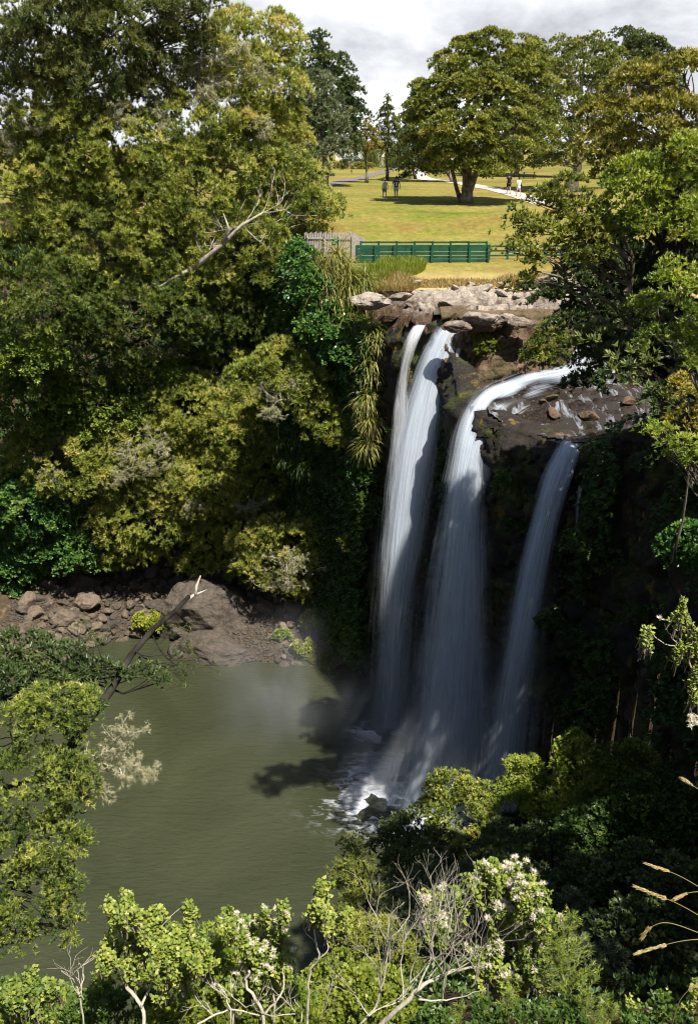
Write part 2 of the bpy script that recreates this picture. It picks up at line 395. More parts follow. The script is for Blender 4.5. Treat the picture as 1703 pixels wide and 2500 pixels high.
def e1f(x): return 52.3 + 0.12 * np.sin(x * 1.4) + 0.05 * (x - 6)
def e2f(x): return 45.6 + 0.10 * (x - 8) + 0.2 * np.sin(x * 1.1)
def Rf(x, y, n=True):
    p = np.stack([x, y], -1)
    up = 25.65 + sst(55.8, 59.0, y) * 0.75 - 0.45 * np.clip(4.6 - x, 0, 9) * sst(62, 55, y)
    dch = seg_dist(p.reshape(-1, 2), CHAN, False).reshape(x.shape)
    up = up + 0.3 * sst(54.0, 52.9, y)
    up = up - 0.9 * np.exp(-(dch / 1.15) ** 2)
    low = 21.85 + 0.05 * (y - 48) + 0.05 * (x - 8) - 0.9 * sst(48.2, 44.6, y) * sst(6.4, 8.6, x); low2 = low
    z = np.where(y > e1f(x), up, np.where(y > e2f(x), low, low2))
    if n:
        q = np.stack([x * 0.9, y * 0.9, z * 0], -1); w = fbm(q, 4)
        b = np.floor(vnoise(q * 1.6 + 5) * 3.5) / 3.5
        q3 = q * 3.7; rg = 1 - np.abs(vnoise(q3)) ; rough = np.where(y > e1f(x), 1.0, 0.8)
        sh = p.shape; wp = np.stack([x * 0.8 + .2 * w, y * 1.25, x * 0 + .5], -1); A1, A2, av = worley(wp); B1, B2, bv = worley(wp * 2.6 + 9)
        z = z + rough * (0.14 * w + 0.50 * (av - .5) + 0.20 * (bv - .5) - 0.22 * np.clip(0.16 - (A2 - A1), 0, 1) / .16 - 0.07 * np.clip(0.2 - (B2 - B1), 0, 1) / .2) * np.where(dch < 1.0, 0.35, 1)
        pr = p.reshape(-1, 2); sg = np.where(inside(pr, RIM), 1, -1) * seg_dist(pr, RIM); z = z - 1.1 * (np.clip(sg.reshape(x.shape) + 0.55, 0, 2)) ** 2
    return z

def Hf(x, y):
    p = np.stack([x, y], -1).reshape(-1, 2)
    xs, ys = p[:, 0], p[:, 1]
    n = fbm(np.stack([xs * .06, ys * .06, xs * 0], -1), 3)
    n2 = fbm(np.stack([xs * .5, ys * .5, xs * 0], -1), 4)
    north = 25.85 + 1.25 * sst(57, 62.5, ys) + 2.4 * sst(63.5, 80, ys) + 0.75 * sst(80, 120, ys) + 0.8 * sst(120, 180, ys)
    north = north + 0.12 * n * sst(64, 70, ys)
    south = 31.6 - 0.0 * ys + 0.2 * n2
    s = sst(8, 40, ys); hp = south * (1 - s) + (27.2 + 0.3 * n2) * s
    hp = np.where(ys > 57, north, hp)
    hp = np.where((ys > 50) & (ys <= 57), (27.2 + 0.3 * n2) * (1 - sst(50, 57, ys)) + north * sst(50, 57, ys), hp)
    # the river shelf is cut in below the riverbed mesh
    rv = (xs > -6) & (xs < 15.8) & (ys > 40) & (ys < 57.6)
    hp = np.where(rv, np.minimum(hp, Rf(xs, ys, False) - 0.9), hp)
    blend = sst(15.0, 17.5, xs); hp = np.where((xs > 15) & (ys > 40) & (ys < 58), 21.5 * (1 - blend) + (26.6 + .3 * n2) * blend, hp)
    ins = inside(p, RIM); d = seg_dist(p, RIM)
    hp = np.where(~ins & (xs > 12.6) & (xs < 17) & (ys > 8) & (ys < 40) & (seg_dist(p, CLIFF, False) < 0.75), hp - 5.0, hp)
    kn = 2.8 - 1.8 * sst(-6, 3, xs)
    near = np.where(ys < 5, 31.4 - 0.95 * np.clip(ys, -2, 5), 26.75 - kn * (ys - 5)) + 0.5 * n2
    wall = hp - d * (3.2 + 5.8 * sst(-15, -8, xs) + 80 * sst(-8, -4, xs)) - 0.2 - 2.0 * sst(-8, -4, xs)
    inp = inside(p, POOL); dp = seg_dist(p, POOL)
    floor = np.where(inp, -0.25 - 1.2 * sst(0, 4, dp), 0.05 + 0.38 * dp + 0.18 * n2 * sst(0, 1, dp))
    floor = np.where(xs > 0.5, -1.5, floor)
    zin = np.maximum(np.maximum(near, wall + 1.6 * n2 * sst(0, 3, d)), floor)
    zin = np.minimum(zin, hp)
    z = np.where(ins, zin, hp)
    rim_soft = np.where(ins, 0, 0)
    return (z + rim_soft).reshape(x.shape)

def grid_mesh(name, xs, ys, zf, mat, keep=None, kind='structure', smooth=True):
    X, Y = np.meshgrid(xs, ys); Z = zf(X, Y); V = np.stack([X, Y, Z], -1).reshape(-1, 3)
    nx, ny = len(xs), len(ys); i = np.arange(ny - 1)[:, None] * nx + np.arange(nx - 1)[None]
    F = np.stack([i, i + 1, i + nx + 1, i + nx], -1).reshape(-1, 4)
    if keep is not None:
        c = V[F].mean(1); F = F[keep(c)]
        u, inv = np.unique(F.ravel(), return_inverse=True); V = V[u]; F = inv.reshape(-1, 4)
    o = np_mesh(name, V, F, mat, smooth=smooth)
    if kind: o['kind'] = kind
    return o

# ground material: lawn on the flats, litter and soil on the gorge slopes
def ground_mat():
    m, n, l = nmat('park_ground'); p = posn(n)
    f1 = noise_node(n, l, mapv(n, l, p, (0.10, 0.20, 0.1)), 1.0, 5, 0.6, 0.6); f2 = noise_node(n, l, p, 2.2, 8, 0.7); f3 = noise_node(n, l, mapv(n, l, p, (0.05, 0.13, 1)), 1.0, 3)
    lawn = ramp(n, l, f1, [(0.34, (0.11, 0.145, 0.021)), (0.47, (0.175, 0.19, 0.034)), (0.56, (0.225, 0.19, 0.052)), (0.70, (0.20, 0.13, 0.042))])
    lawn = mixc(n, l, ramp(n, l, f3, [(0.42, (0, 0, 0)), (0.6, (.7, .7, .7))]), lawn, (0.30, 0.25, 0.075))
    lawn = mixc(n, l, 0.75, lawn, ramp(n, l, f2, [(0.3, (0.42, 0.5, 0.42)), (0.7, (1.38, 1.28, 1.15))]), 'MULTIPLY')
    f9 = noise_node(n, l, mapv(n, l, p, (0.35, 0.8, 1)), 1.0, 6, 0.7); lawn = mixc(n, l, ramp(n, l, f9, [(0.52, (0, 0, 0)), (0.66, (.75, .75, .75))]), lawn, (0.21, 0.145, 0.055))
    g = n.new('ShaderNodeNewGeometry'); s = n.new('ShaderNodeSeparateXYZ'); l.new(g.outputs['True Normal'], s.inputs[0])
    soil = ramp(n, l, f2, [(0.3, (0.035, 0.026, 0.016)), (0.55, (0.085, 0.062, 0.040)), (0.72, (0.20, 0.155, 0.11))])
    sz = n.new('ShaderNodeSeparateXYZ'); l.new(g.outputs['Position'], sz.inputs[0])
    hi = ramp(n, l, mathn(n, l, 'DIVIDE', sz.outputs['Z'], 40.0), [(0.632, (0, 0, 0)), (0.642, (1, 1, 1))])
    flat = ramp(n, l, s.outputs['Z'], [(0.80, (0, 0, 0)), (0.92, (1, 1, 1))])
    fac = mathn(n, l, 'MULTIPLY', hi, flat)
    c = mixc(n, l, fac, soil, lawn)
    # dry bank below the fence
    yb = n.new('ShaderNodeMapRange'); yb.inputs[1].default_value = 59.4; yb.inputs[2].default_value = 61.2; l.new(mathn(n, l, 'ADD', sz.outputs['Y'], mathn(n, l, 'MULTIPLY', f2, 1.2)), yb.inputs[0])
    dry = ramp(n, l, f2, [(0.3, (0.30, 0.22, 0.10)), (0.6, (0.50, 0.38, 0.20)), (0.75, (0.40, 0.38, 0.13))])
    c = mixc(n, l, mathn(n, l, 'MULTIPLY', fac, mathn(n, l, 'SUBTRACT', 1.0, yb.outputs[0])), c, dry)
    finish(n, l, princ(n, l, c, 0.95, 0.08, bump(n, l, f2, 0.7, 0.10)).outputs[0]); return m
xs = np.concatenate([-np.geomspace(2500, 62, 22), np.arange(-60, -30, 1.2), np.arange(-30, 26, 0.42), np.arange(26, 60, 1.2), np.geomspace(62, 2500, 22)])
ys = np.concatenate([-np.geomspace(900, 14, 14), np.arange(-12, 2, 1.0), np.arange(2, 82, 0.42), np.arange(82, 150, 1.4), np.geomspace(152, 5000, 26)])
grid_mesh('ground', xs, ys, Hf, ground_mat())
def Hpt(x, y): return float(Hf(np.array([float(x)]), np.array([float(y)]))[0])

# footpaths: thin sheets laid 4-8 mm over the lawn
def concrete_mat(name, col):
    m, n, l = nmat(name); f = noise_node(n, l, posn(n), 1.3, 8, 0.7)
    c = ramp(n, l, f, [(0.3, tuple(v * 0.7 for v in col)), (0.7, tuple(v * 1.15 for v in col))])
    finish(n, l, princ(n, l, c, 0.9, 0.2, bump(n, l, f, 0.3, 0.01)).outputs[0]); return m
def ground_hit(px, py):
    d = ray(px, py); t = np.linspace(40, 260, 1500); pt = CAM + d * t[:, None]
    h = Hf(pt[:, 0], pt[:, 1]); k = np.argmax(pt[:, 2] < h); return pt[k]
def path_strip(name, px_pts, width, mat, lift=0.03):
    C = np.array([ground_hit(*q)[:2] for q in px_pts]); n = 90
    t = np.linspace(0, len(C) - 1, n); i = np.clip(t.astype(int), 0, len(C) - 2); f = (t - i)[:, None]
    Cp = np.concatenate([[2 * C[0] - C[1]], C, [2 * C[-1] - C[-2]]]); a, b, c, d = Cp[i], Cp[i + 1], Cp[i + 2], Cp[i + 3]
    q = 0.5 * (2 * b + (c - a) * f + (2 * a - 5 * b + 4 * c - d) * f ** 2 + (3 * b - a - 3 * c + d) * f ** 3)
    tg = unit(np.gradient(q, axis=0)); nr = np.stack([-tg[:, 1], tg[:, 0]], 1)
    rows = np.linspace(-1, 1, 7); w = np.broadcast_to(width, (n,))[:, None, None]
    XY = q[:, None] + nr[:, None] * rows[None, :, None] * w * 0.5
    Z = Hf(XY[..., 0], XY[..., 1]) + lift; V = np.concatenate([XY, Z[..., None]], -1).reshape(-1, 3)
    k = np.arange(n - 1)[:, None] * 7 + np.arange(6)[None]
    o = np_mesh(name, V, np.stack([k, k + 1, k + 8, k + 7], -1).reshape(-1, 4), mat, smooth=True); o['kind'] = 'structure'; return o
path_strip('footpath', [(1075, 404), (1040, 410), (1016, 424), (1035, 436), (1100, 444), (1170, 456), (1215, 464), (1275, 480), (1330, 498)], 2.3, concrete_mat('pale_concrete', (0.52, 0.46, 0.42)))
path_strip('asphalt_path', [(1100, 405), (985, 411), (930, 421), (860, 438), (800, 452), (740, 470)], 2.0, concrete_mat('worn_asphalt', (0.20, 0.17, 0.16)), 0.022)
o = path_strip('road', [(700, 399), (900, 401.5), (1060, 402), (1300, 401)], 7.0, concrete_mat('road_asphalt', (0.22, 0.20, 0.19)), 0.012)

# ------------------------------------------------------------------ rock
def rock_mat(name, dry, wet=None, moss=0.0, scale=1.0, zwet=None):
    m, n, l = nmat(name); p = posn(n)
    f = noise_node(n, l, p, 1.6 * scale, 9, 0.68); v = n.new('ShaderNodeTexVoronoi'); v.feature = 'DISTANCE_TO_EDGE'; v.inputs['Scale'].default_value = 1.5 * scale
    l.new(mixc(n, l, 0.18, p, f), v.inputs['Vector'])
    c = ramp(n, l, f, [(0.28, tuple(x * 0.35 for x in dry)), (0.45, tuple(x * 0.8 for x in dry)), (0.6, dry), (0.75, tuple(min(1, x * 1.3) for x in dry))])
    f5 = noise_node(n, l, p, 9 * scale, 6, 0.7)
    c = mixc(n, l, 0.6, c, ramp(n, l, f5, [(0.35, (0.45, 0.45, 0.45)), (0.65, (1.2, 1.2, 1.2))]), 'MULTIPLY')
    if moss:
        f3 = noise_node(n, l, p, 0.55, 6, 0.6)
        c = mixc(n, l, mathn(n, l, 'MULTIPLY', ramp(n, l, f3, [(0.50, (0, 0, 0)), (0.60, (1, 1, 1))]), moss), c, ramp(n, l, f5, [(0.3, (0.02, 0.032, 0.008)), (0.7, (0.09, 0.105, 0.02))]))
        f4 = noise_node(n, l, mapv(n, l, p, (1, 1, 0.5)), 1.1, 5, 0.6)
        c = mixc(n, l, mathn(n, l, 'MULTIPLY', ramp(n, l, f4, [(0.60, (0, 0, 0)), (0.68, (1, 1, 1))]), moss * 0.8), c, (0.20, 0.135, 0.022))
    oi = n.new('ShaderNodeObjectInfo'); c = mixc(n, l, 1.0, c, ramp(n, l, oi.outputs['Random'], [(0.0, (0.55, 0.58, 0.60)), (0.5, (1.0, 0.97, 0.92)), (1.0, (1.55, 1.45, 1.35))]), 'MULTIPLY') if name in ('bank_rock',) else c
    cr_ = ramp(n, l, v.outputs['Distance'], [(0.0, (0.25, 0.25, 0.25)), (0.07, (1, 1, 1))])
    c = mixc(n, l, 0.28, c, cr_, 'MULTIPLY')
    h = mathn(n, l, 'ADD', mathn(n, l, 'MULTIPLY', f5, 0.5), mathn(n, l, 'ADD', f, mathn(n, l, 'MULTIPLY', v.outputs['Distance'], 0.8)))
    rough = 0.85
    if wet is not None:
        s = n.new('ShaderNodeSeparateXYZ'); l.new(p, s.inputs[0])
        k = mathn(n, l, 'ADD', s.outputs['Z'], mathn(n, l, 'MULTIPLY', f, 1.6))
        wet_shade = n.new('ShaderNodeMapRange'); wet_shade.inputs[1].default_value = 23.6; wet_shade.inputs[2].default_value = 24.6; wet_shade.inputs[3].default_value = 0.26; l.new(s.outputs['Z'], wet_shade.inputs[0]); c = mixc(n, l, 1.0, c, wet_shade.outputs[0], 'MULTIPLY'); wf = n.new('ShaderNodeMapRange'); wf.inputs[1].default_value = zwet; wf.inputs[2].default_value = zwet + 0.7; l.new(k, wf.inputs[0])  # lower ledge colour darkened twice: painted tree shade as well as real wetness
        wc = mixc(n, l, 1.0, c, wet, 'MULTIPLY'); c = mixc(n, l, wf.outputs[0], wc, c)
        rr = n.new('ShaderNodeMapRange'); rr.inputs[3].default_value = 0.32; rr.inputs[4].default_value = 0.85; l.new(wf.outputs[0], rr.inputs[0]); rough = rr.outputs[0]
    finish(n, l, princ(n, l, c, rough, 0.35, bump(n, l, h, 1.0, 0.16)).outputs[0]); return m
M['rock_pale'] = rock_mat('pale_weathered_rock', (0.46, 0.39, 0.32), (0.24, 0.17, 0.12), 0.0, 1.0, 25.85)
M['rock_wet'] = rock_mat('wet_brown_rock', (0.21, 0.135, 0.085), None, 0.55, 1.3)
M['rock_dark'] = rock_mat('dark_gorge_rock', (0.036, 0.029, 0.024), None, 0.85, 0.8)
M['rock_bank'] = rock_mat('bank_rock', (0.185, 0.15, 0.12), None, 0.12, 1.6)
M['rock_big'] = rock_mat('outcrop_rock', (0.13, 0.105, 0.085), None, 0.12, 0.9)

def cliff_sheet(name, C, mat, zbot=-1.5, step=0.16, amp=0.55, lean=0.0, curl=1.2, block=0.5):
    C = np.array(C, float); seg = np.linalg.norm(np.diff(C[:, :2], axis=0), axis=1); s = np.concatenate([[0], np.cumsum(seg)])
    ss = np.arange(0, s[-1], step); q = np.stack([np.interp(ss, s, C[:, k]) for k in range(3)], 1)
    for k in range(2): q[:, k] = np.convolve(np.pad(q[:, k], 6, 'edge'), np.ones(13) / 13, 'valid')
    tg = unit(np.gradient(q[:, :2], axis=0)); nr = np.stack([tg[:, 1], -tg[:, 0]], 1)       # towards the gorge
    hmax = q[:, 2].max() - zbot; nz_ = int(hmax / step)
    t = np.linspace(0, 1, nz_)[:, None]; Z = zbot + (q[None, :, 2] - zbot) * t
    X = np.broadcast_to(q[None, :, 0], Z.shape); Y = np.broadcast_to(q[None, :, 1], Z.shape)
    p = np.stack([X, Y, Z], -1)
    big = fbm(p * np.array([.35, .35, .22]), 3); col = vnoise(p * np.array([1.3, 1.3, 0.35]) + 9); fine = fbm(p * 1.5, 4)
    A1, A2, av = worley(p * np.array([.62, .62, .5]) + 0.25 * fine[..., None] + 31); B1, B2, bv = worley(p * np.array([1.7, 1.7, 1.3]) + 0.2 * fine[..., None])
    strata = vnoise(np.stack([Z * 0 + 1, Z * 0, Z * 1.3 + .3 * big], -1))
    off = amp * big + block * (0.9 * (av - .5) - 0.5 * np.clip(.14 - (A2 - A1), 0, 1) / .14 + 0.35 * (bv - .5) - .15 * np.clip(.15 - (B2 - B1), 0, 1) / .15 + 0.35 * strata) + 0.12 * fine + lean * (1 - t) + 0.5
    edge = sst(1.0, 0.96, t); off = off * (0.35 + 0.65 * edge)
    p = p.copy(); p[..., 0] += nr[None, :, 0] * off; p[..., 1] += nr[None, :, 1] * off
    # turn the top edge back under the river bed
    top = p[-1].copy(); rows = [p]
    for a in (0.5, 1.0):
        r = top.copy(); r[:, 0] -= nr[:, 0] * curl * a; r[:, 1] -= nr[:, 1] * curl * a; r[:, 2] += 0.25 * a; rows.append(r[None])
    p = np.concatenate(rows, 0); ny, nx = p.shape[:2]
    k = np.arange(ny - 1)[:, None] * nx + np.arange(nx - 1)[None]
    o = np_mesh(name, p.reshape(-1, 3), np.stack([k, k + 1, k + nx + 1, k + nx], -1).reshape(-1, 4), mat, smooth=True); o['kind'] = 'structure'; return o
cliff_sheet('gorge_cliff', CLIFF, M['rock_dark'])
UP = [(4.9, 52.15, 25.45)] + [(x, float(e1f(x)) - 0.25, 25.5) for x in np.arange(6, 16.5, 1.0)]
cliff_sheet('ledge_cliff', UP, M['rock_wet'], 21.4, 0.09, 0.22, 0.5, 0.9, 0.5)
def rb_keep(c):
    p = c[:, :2]; ins = inside(p, RIM); d = seg_dist(p, RIM); return ~(ins & (d > 0.22))
grid_mesh('riverbed', np.arange(-5, 19, 0.1), np.arange(41, 60.6, 0.1), lambda x, y: Rf(x, y) - 0.8 * np.clip(y - 57.8 - 0.5 * np.sin(x * 1.1), 0, 9), M['rock_pale'], rb_keep)

def rock_verts(seed, r, sub=3, planes=11, rough=0.10, nscale=1.0):
    rg = np.random.default_rng(seed); bm = bmesh.new(); bmesh.ops.create_icosphere(bm, subdivisions=sub, radius=1)
    V = np.array([v.co[:] for v in bm.verts]); F = np.array([[v.index for v in f.verts] for f in bm.faces]); bm.free()
    nn = unit(rg.normal(size=(planes, 3))); h = rg.uniform(0.62, 0.95, planes)
    dt = V @ nn.T; rad = np.where(dt > 0.05, h[None] / np.maximum(dt, 0.05), 9).min(1); rad = np.minimum(rad, 1.12)
    V = V * rad[:, None]; q = V * nscale * 1.6 + seed * 3.1
    V = V * (1 + rough * fbm(q, 4))[:, None]
    return V * np.array(r), F
RP = []
for s in range(9):
    V, F = rock_verts(s + 3, (1, 0.8, 0.66), 3, 9, 0.05)
    me = bpy.data.meshes.new('rock'); me.from_pydata([tuple(v) for v in V], [], [tuple(f) for f in F]); me.materials.append(M['rock_bank']); RP.append(me)
def add_rock(x, y, z, s, label, group, name='rock', me=None):
    o = bpy.data.objects.new(name, me or random.choice(RP)); link(o); o.location = (x, y, z)
    o.rotation_euler = (random.uniform(-.5, .5), random.uniform(-.5, .5), random.uniform(0, 6.3)); o.scale = (s, s * random.uniform(.8, 1.15), s * random.uniform(.75, 1.15))
    return tag(o, label, 'rock', group)
placed = []
cands = []
for i in range(6000):
    x = random.uniform(-24, -0.3); y = random.uniform(57, 69)
    cands.append((x, y))
cp = np.array(cands); dpool = seg_dist(cp, POOL); ip = inside(cp, POOL)
hz = Hf(cp[:, 0], cp[:, 1]); cnt = 0
for (x, y), dd, i_, h in zip(cands, dpool, ip, hz):
    if i_ and dd > 0.25: continue
    if dd > 6.5 or h > 5 or cnt >= 270: continue
    if -11.9 < x < -5.2 and y < 62.5: continue
    s = random.choice([0.28, 0.36, 0.45, 0.55, 0.7, 0.95]) * random.uniform(0.85, 1.15)
    if any((x - a) ** 2 + (y - b) ** 2 < (0.62 * (s + c)) ** 2 for a, b, c in placed): continue
    placed.append((x, y, s)); cnt += 1
    add_rock(x, y, h + s * 0.32, s, 'angular brown rock heaped on the stony bank of the pool', 'rocks on the pool bank')
# loose small stones between them
def stones(name, n, region, smin, smax, mat):
    V0, F0 = rock_verts(41, (1, .85, .65), 1, 8, 0.1); V0, F0 = np.array(V0), np.array(F0)
    xs_ = RNG.uniform(region[0], region[1], n * 3); ys_ = RNG.uniform(region[2], region[3], n * 3)
    p = np.stack([xs_, ys_], 1); ok = (~inside(p, POOL)) | (seg_dist(p, POOL) < 0.3); h = Hf(xs_, ys_); ok &= (h < 4.5)
    p = p[ok][:n]; h = h[ok][:n]; n = len(p); s = RNG.uniform(smin, smax, n); a = RNG.uniform(0, 6.3, n)
    ca, sa = np.cos(a), np.sin(a); V = V0[None] * s[:, None, None]
    X = V[..., 0] * ca[:, None] - V[..., 1] * sa[:, None]; Y = V[..., 0] * sa[:, None] + V[..., 1] * ca[:, None]
    V = np.stack([X + p[:, :1], Y + p[:, 1:], V[..., 2] + h[:, None] + s[:, None] * .2], -1).reshape(-1, 3)
    F = (F0[None] + (np.arange(n) * len(V0))[:, None, None]).reshape(-1, 3)
    o = np_mesh(name, V, F, mat); o['kind'] = 'stuff'; return o
stones('gravel', 6500, (-25, 0.4, 56.5, 70), 0.07, 0.2, M['rock_bank'])

def big_rock(label, c, r, seed, mat, sub=6, planes=12, rough=0.13, rz=0.0, name='boulder', ns=1.6):
    V, F = rock_verts(seed, (1, 1, 1), sub, planes, rough, ns); 
    rid = 1 - np.abs(vnoise(V * np.array([2.2, 2.2, 5.0]) + seed)); V = V * (1 + 0.05 * (rid - 0.7))[:, None]; V = V * np.array(r)
    cz, sz = math.cos(rz), math.sin(rz); V = V @ np.array([[cz, sz, 0], [-sz, cz, 0], [0, 0, 1]])
    o = np_mesh(name, V + np.array(c), F, mat, smooth=False); return tag(o, label, 'boulder')
g = G(520, 1530, 1.2)
big_rock('huge dark cracked outcrop running down into the pool from the stony bank', (g[0] - 0.3, g[1] + 2.0, 0.7), (3.7, 3.0, 3.2), 17, M['rock_big'], 6, 9, 0.075, rz=0.4)
g = G(520, 1590, 0.3)
big_rock('lower slab of dark rock at the water edge in front of the huge outcrop', (g[0], g[1] + .3, 0.05), (2.7, 1.7, 1.35), 23, M['rock_big'], 6, 8, 0.06, rz=-0.2)
g = G(632, 1560, 0.4)
big_rock('squared dark boulder at the water edge right of the outcrop', (g[0], g[1] + .3, 0.35), (0.95, 0.8, 0.95), 31, M['rock_big'], 5)
g = G(600, 1505, 1.2)
big_rock('rounded brown boulder on the bank behind the squared boulder', (g[0] + .2, g[1] + .3, 1.2), (0.85, 0.7, 0.7), 37, M['rock_big'], 5)
g = G(770, 1610, 0.3)
big_rock('mossy green boulder at the right end of the bank', (g[0], g[1] + .3, 0.15), (1.9, 1.2, 1.05), 43, rock_mat('mossy_rock', (0.10, 0.10, 0.045), None, 0.9, 1.6), 5)
g = G(275, 1553, 0.05)
big_rock('small lone pale rock sitting in the pool just off the bank', (g[0], g[1], 0.0), (0.28, 0.22, 0.26), 47, M['rock_bank'], 3)
g = G(205, 1420, 2.5)
big_rock('big brown rock high on the bank under the trees', (g[0], g[1], 2.6), (1.3, 1.0, 1.1), 53, M['rock_bank'], 4)
g = G(450, 1495, 1.3)
big_rock('tall grey boulder leaning on the left side of the huge outcrop', (g[0], g[1] + .5, 1.3), (0.95, .8, 1.0), 59, M['rock_bank'], 4)
for i, (px, py, z, s, lb) in enumerate([(905, 722, 26.0, 1.1, 'pale bleached boulder at the left end of the river shelf'), (1180, 772, 25.5, 1.15, 'broad tan boulder beside the brink, right of the left fall'),
        (1120, 785, 25.4, 0.7, 'small tan boulder next to the brink of the left fall'), (1270, 775, 25.5, 0.75, 'rounded tan boulder right of the broad tan boulder'), (1235, 765, 25.6, 0.6, 'low tan boulder at the edge of the river channel'),
        (1330, 690, 26.2, .8, 'pale boulder on the far bank of the river behind the channel')]):
    g = G(px, py, z); big_rock(lb, (g[0], g[1], z - .25), (s, s * .7, s * .45), 61 + i, M['rock_pale'], 4, rough=.12)

# loose rocks on the river shelf and on the wet ledge below it
def scatter_rocks(n, region, smin, smax, mat, label, group, flat=0.55, minz=None, tries=60, sink=.1):
    protos = []
    for q in range(6):
        V, F = rock_verts(110 + q, (1, .8, flat), 3, 9, .06); me = bpy.data.meshes.new('rock'); me.from_pydata([tuple(v) for v in V], [], [tuple(f) for f in F]); me.materials.append(mat); protos.append(me)
    done = []
    for _ in range(n * tries):
        if len(done) >= n: break
        x = random.uniform(region[0], region[1]); y = random.uniform(region[2], region[3]); p = np.array([[x, y]]); s_ = smin * (smax / smin) ** (random.random() ** 1.7)
        if inside(p, RIM)[0] or seg_dist(p, RIM)[0] < .25: continue
        if seg_dist(p, CHAN, False)[0] < s_ + .35 or any((x - a) ** 2 + (y - b) ** 2 < (.8 * (s_ + c)) ** 2 for a, b, c in done): continue
        z = float(Rf(np.array([x]), np.array([y]))[0]); done.append((x, y, s_)); add_rock(x, y, z + s_ * (flat * .5 - sink), s_, label, group, me=random.choice(protos))
scatter_rocks(46, (-2.5, 14, 52.9, 58.4), .3, 1.0, M['rock_pale'], 'pale brown rock lying on the river shelf above the falls', 'rocks on the river shelf', flat=.36, sink=.14)
scatter_rocks(12, (6.6, 15.0, 43.4, 51.6), .22, .62, M['rock_wet'], 'dark wet rock on the ledge above the right-hand falls', 'wet rocks on the lower ledge')

# ------------------------------------------------------------------ water
def water_mat(name, col, rough, bscale, bdist, stretch=(1, 1, 1), spec=0.5, col2=None):
    m, n, l = nmat(name); p = mapv(n, l, posn(n), stretch); f = noise_node(n, l, p, bscale, 5, 0.6, 0.4); f2 = noise_node(n, l, posn(n), 0.13, 4, 0.55, 1.2)
    c = ramp(n, l, f2, [(0.3, col), (0.7, col2 or tuple(v * 1.25 for v in col))])
    finish(n, l, princ(n, l, c, rough, spec, bump(n, l, f, 0.6, bdist)).outputs[0]); return m
pool_m = water_mat('murky_pool_water', (0.036, 0.042, 0.021), 0.11, 1.9, 0.22, (0.6, 1.7, 1), 0.5, (0.054, 0.060, 0.032))
V = [(-45, 4, 0), (20, 4, 0), (20, 66, 0), (-45, 66, 0)]
np_mesh('pool_water', V, [(0, 1, 2, 3)], pool_m)['kind'] = 'structure'
riv_m = water_mat('river_water', (0.045, 0.036, 0.022), 0.10, 3.0, 0.03, (1, 2, 1), 0.6)
np_mesh('river_water', [(4.7, 52.6, 25.33), (24, 53.4, 25.33), (24, 59.5, 25.33), (5.0, 57.5, 25.33)], [(0, 1, 2, 3)], riv_m)['kind'] = 'structure'

def fall_mat(name, su=22.0, sv=0.22, lo=0.30, hi=0.62, gain=1.0, col=(0.86, 0.88, 0.92)):
    m, n, l = nmat(name); uvn = n.new('ShaderNodeUVMap'); uvn.uv_map = 'UVMap'
    a = n.new('ShaderNodeAttribute'); a.attribute_name = 'dens'
    f1 = noise_node(n, l, mapv(n, l, uvn.outputs[0], (su, sv, 1)), 1.0, 4, 0.6, 0.25)
    f2 = noise_node(n, l, mapv(n, l, uvn.outputs[0], (su * 3.4, sv * 2.2, 1)), 1.0, 3, 0.6, 0.15)
    f3 = noise_node(n, l, mapv(n, l, uvn.outputs[0], (su * 0.28, sv * 0.7, 1)), 1.0, 2, 0.5)
    s = mathn(n, l, 'ADD', mathn(n, l, 'MULTIPLY', f1, 0.42), mathn(n, l, 'ADD', mathn(n, l, 'MULTIPLY', f2, 0.30), mathn(n, l, 'MULTIPLY', f3, 0.28)))
    nb_ = bump(n, l, s, 0.9, 0.35)
    s = mathn(n, l, 'ADD', s, mathn(n, l, 'MULTIPLY', mathn(n, l, 'SUBTRACT', a.outputs['Fac'], 0.62), 0.72))
    mr = n.new('ShaderNodeMapRange'); mr.interpolation_type = 'SMOOTHSTEP'; mr.inputs[1].default_value = lo; mr.inputs[2].default_value = hi; l.new(s, mr.inputs[0])
    al = mathn(n, l, 'MULTIPLY', mathn(n, l, 'MULTIPLY', mr.outputs[0], ramp(n, l, a.outputs['Fac'], [(0.0, (0, 0, 0)), (0.12, (1, 1, 1))])), gain, True)
    d = n.new('ShaderNodeBsdfDiffuse'); d.inputs[0].default_value = (*col, 1); t2 = n.new('ShaderNodeBsdfTranslucent'); t2.inputs[0].default_value = (*col, 1); l.new(nb_, d.inputs['Normal'])
    x = n.new('ShaderNodeMixShader'); x.inputs[0].default_value = 0.35; l.new(d.outputs[0], x.inputs[1]); l.new(t2.outputs[0], x.inputs[2])
    tr = n.new('ShaderNodeBsdfTransparent'); y = n.new('ShaderNodeMixShader'); l.new(al, y.inputs[0]); l.new(tr.outputs[0], y.inputs[1]); l.new(x.outputs[0], y.inputs[2])
    finish(n, l, y.outputs[0]); return m
def spline(C, n):
    C = np.array(C, float); Cp = np.concatenate([[2 * C[0] - C[1]], C, [2 * C[-1] - C[-2]]]); t = np.linspace(0, len(C) - 1, n); i = np.clip(t.astype(int), 0, len(C) - 2); f = (t - i)[:, None]
    a, b, c, d = Cp[i], Cp[i + 1], Cp[i + 2], Cp[i + 3]
    return 0.5 * (2 * b + (c - a) * f + (2 * a - 5 * b + 4 * c - d) * f ** 2 + (3 * b - a - 3 * c + d) * f ** 3)
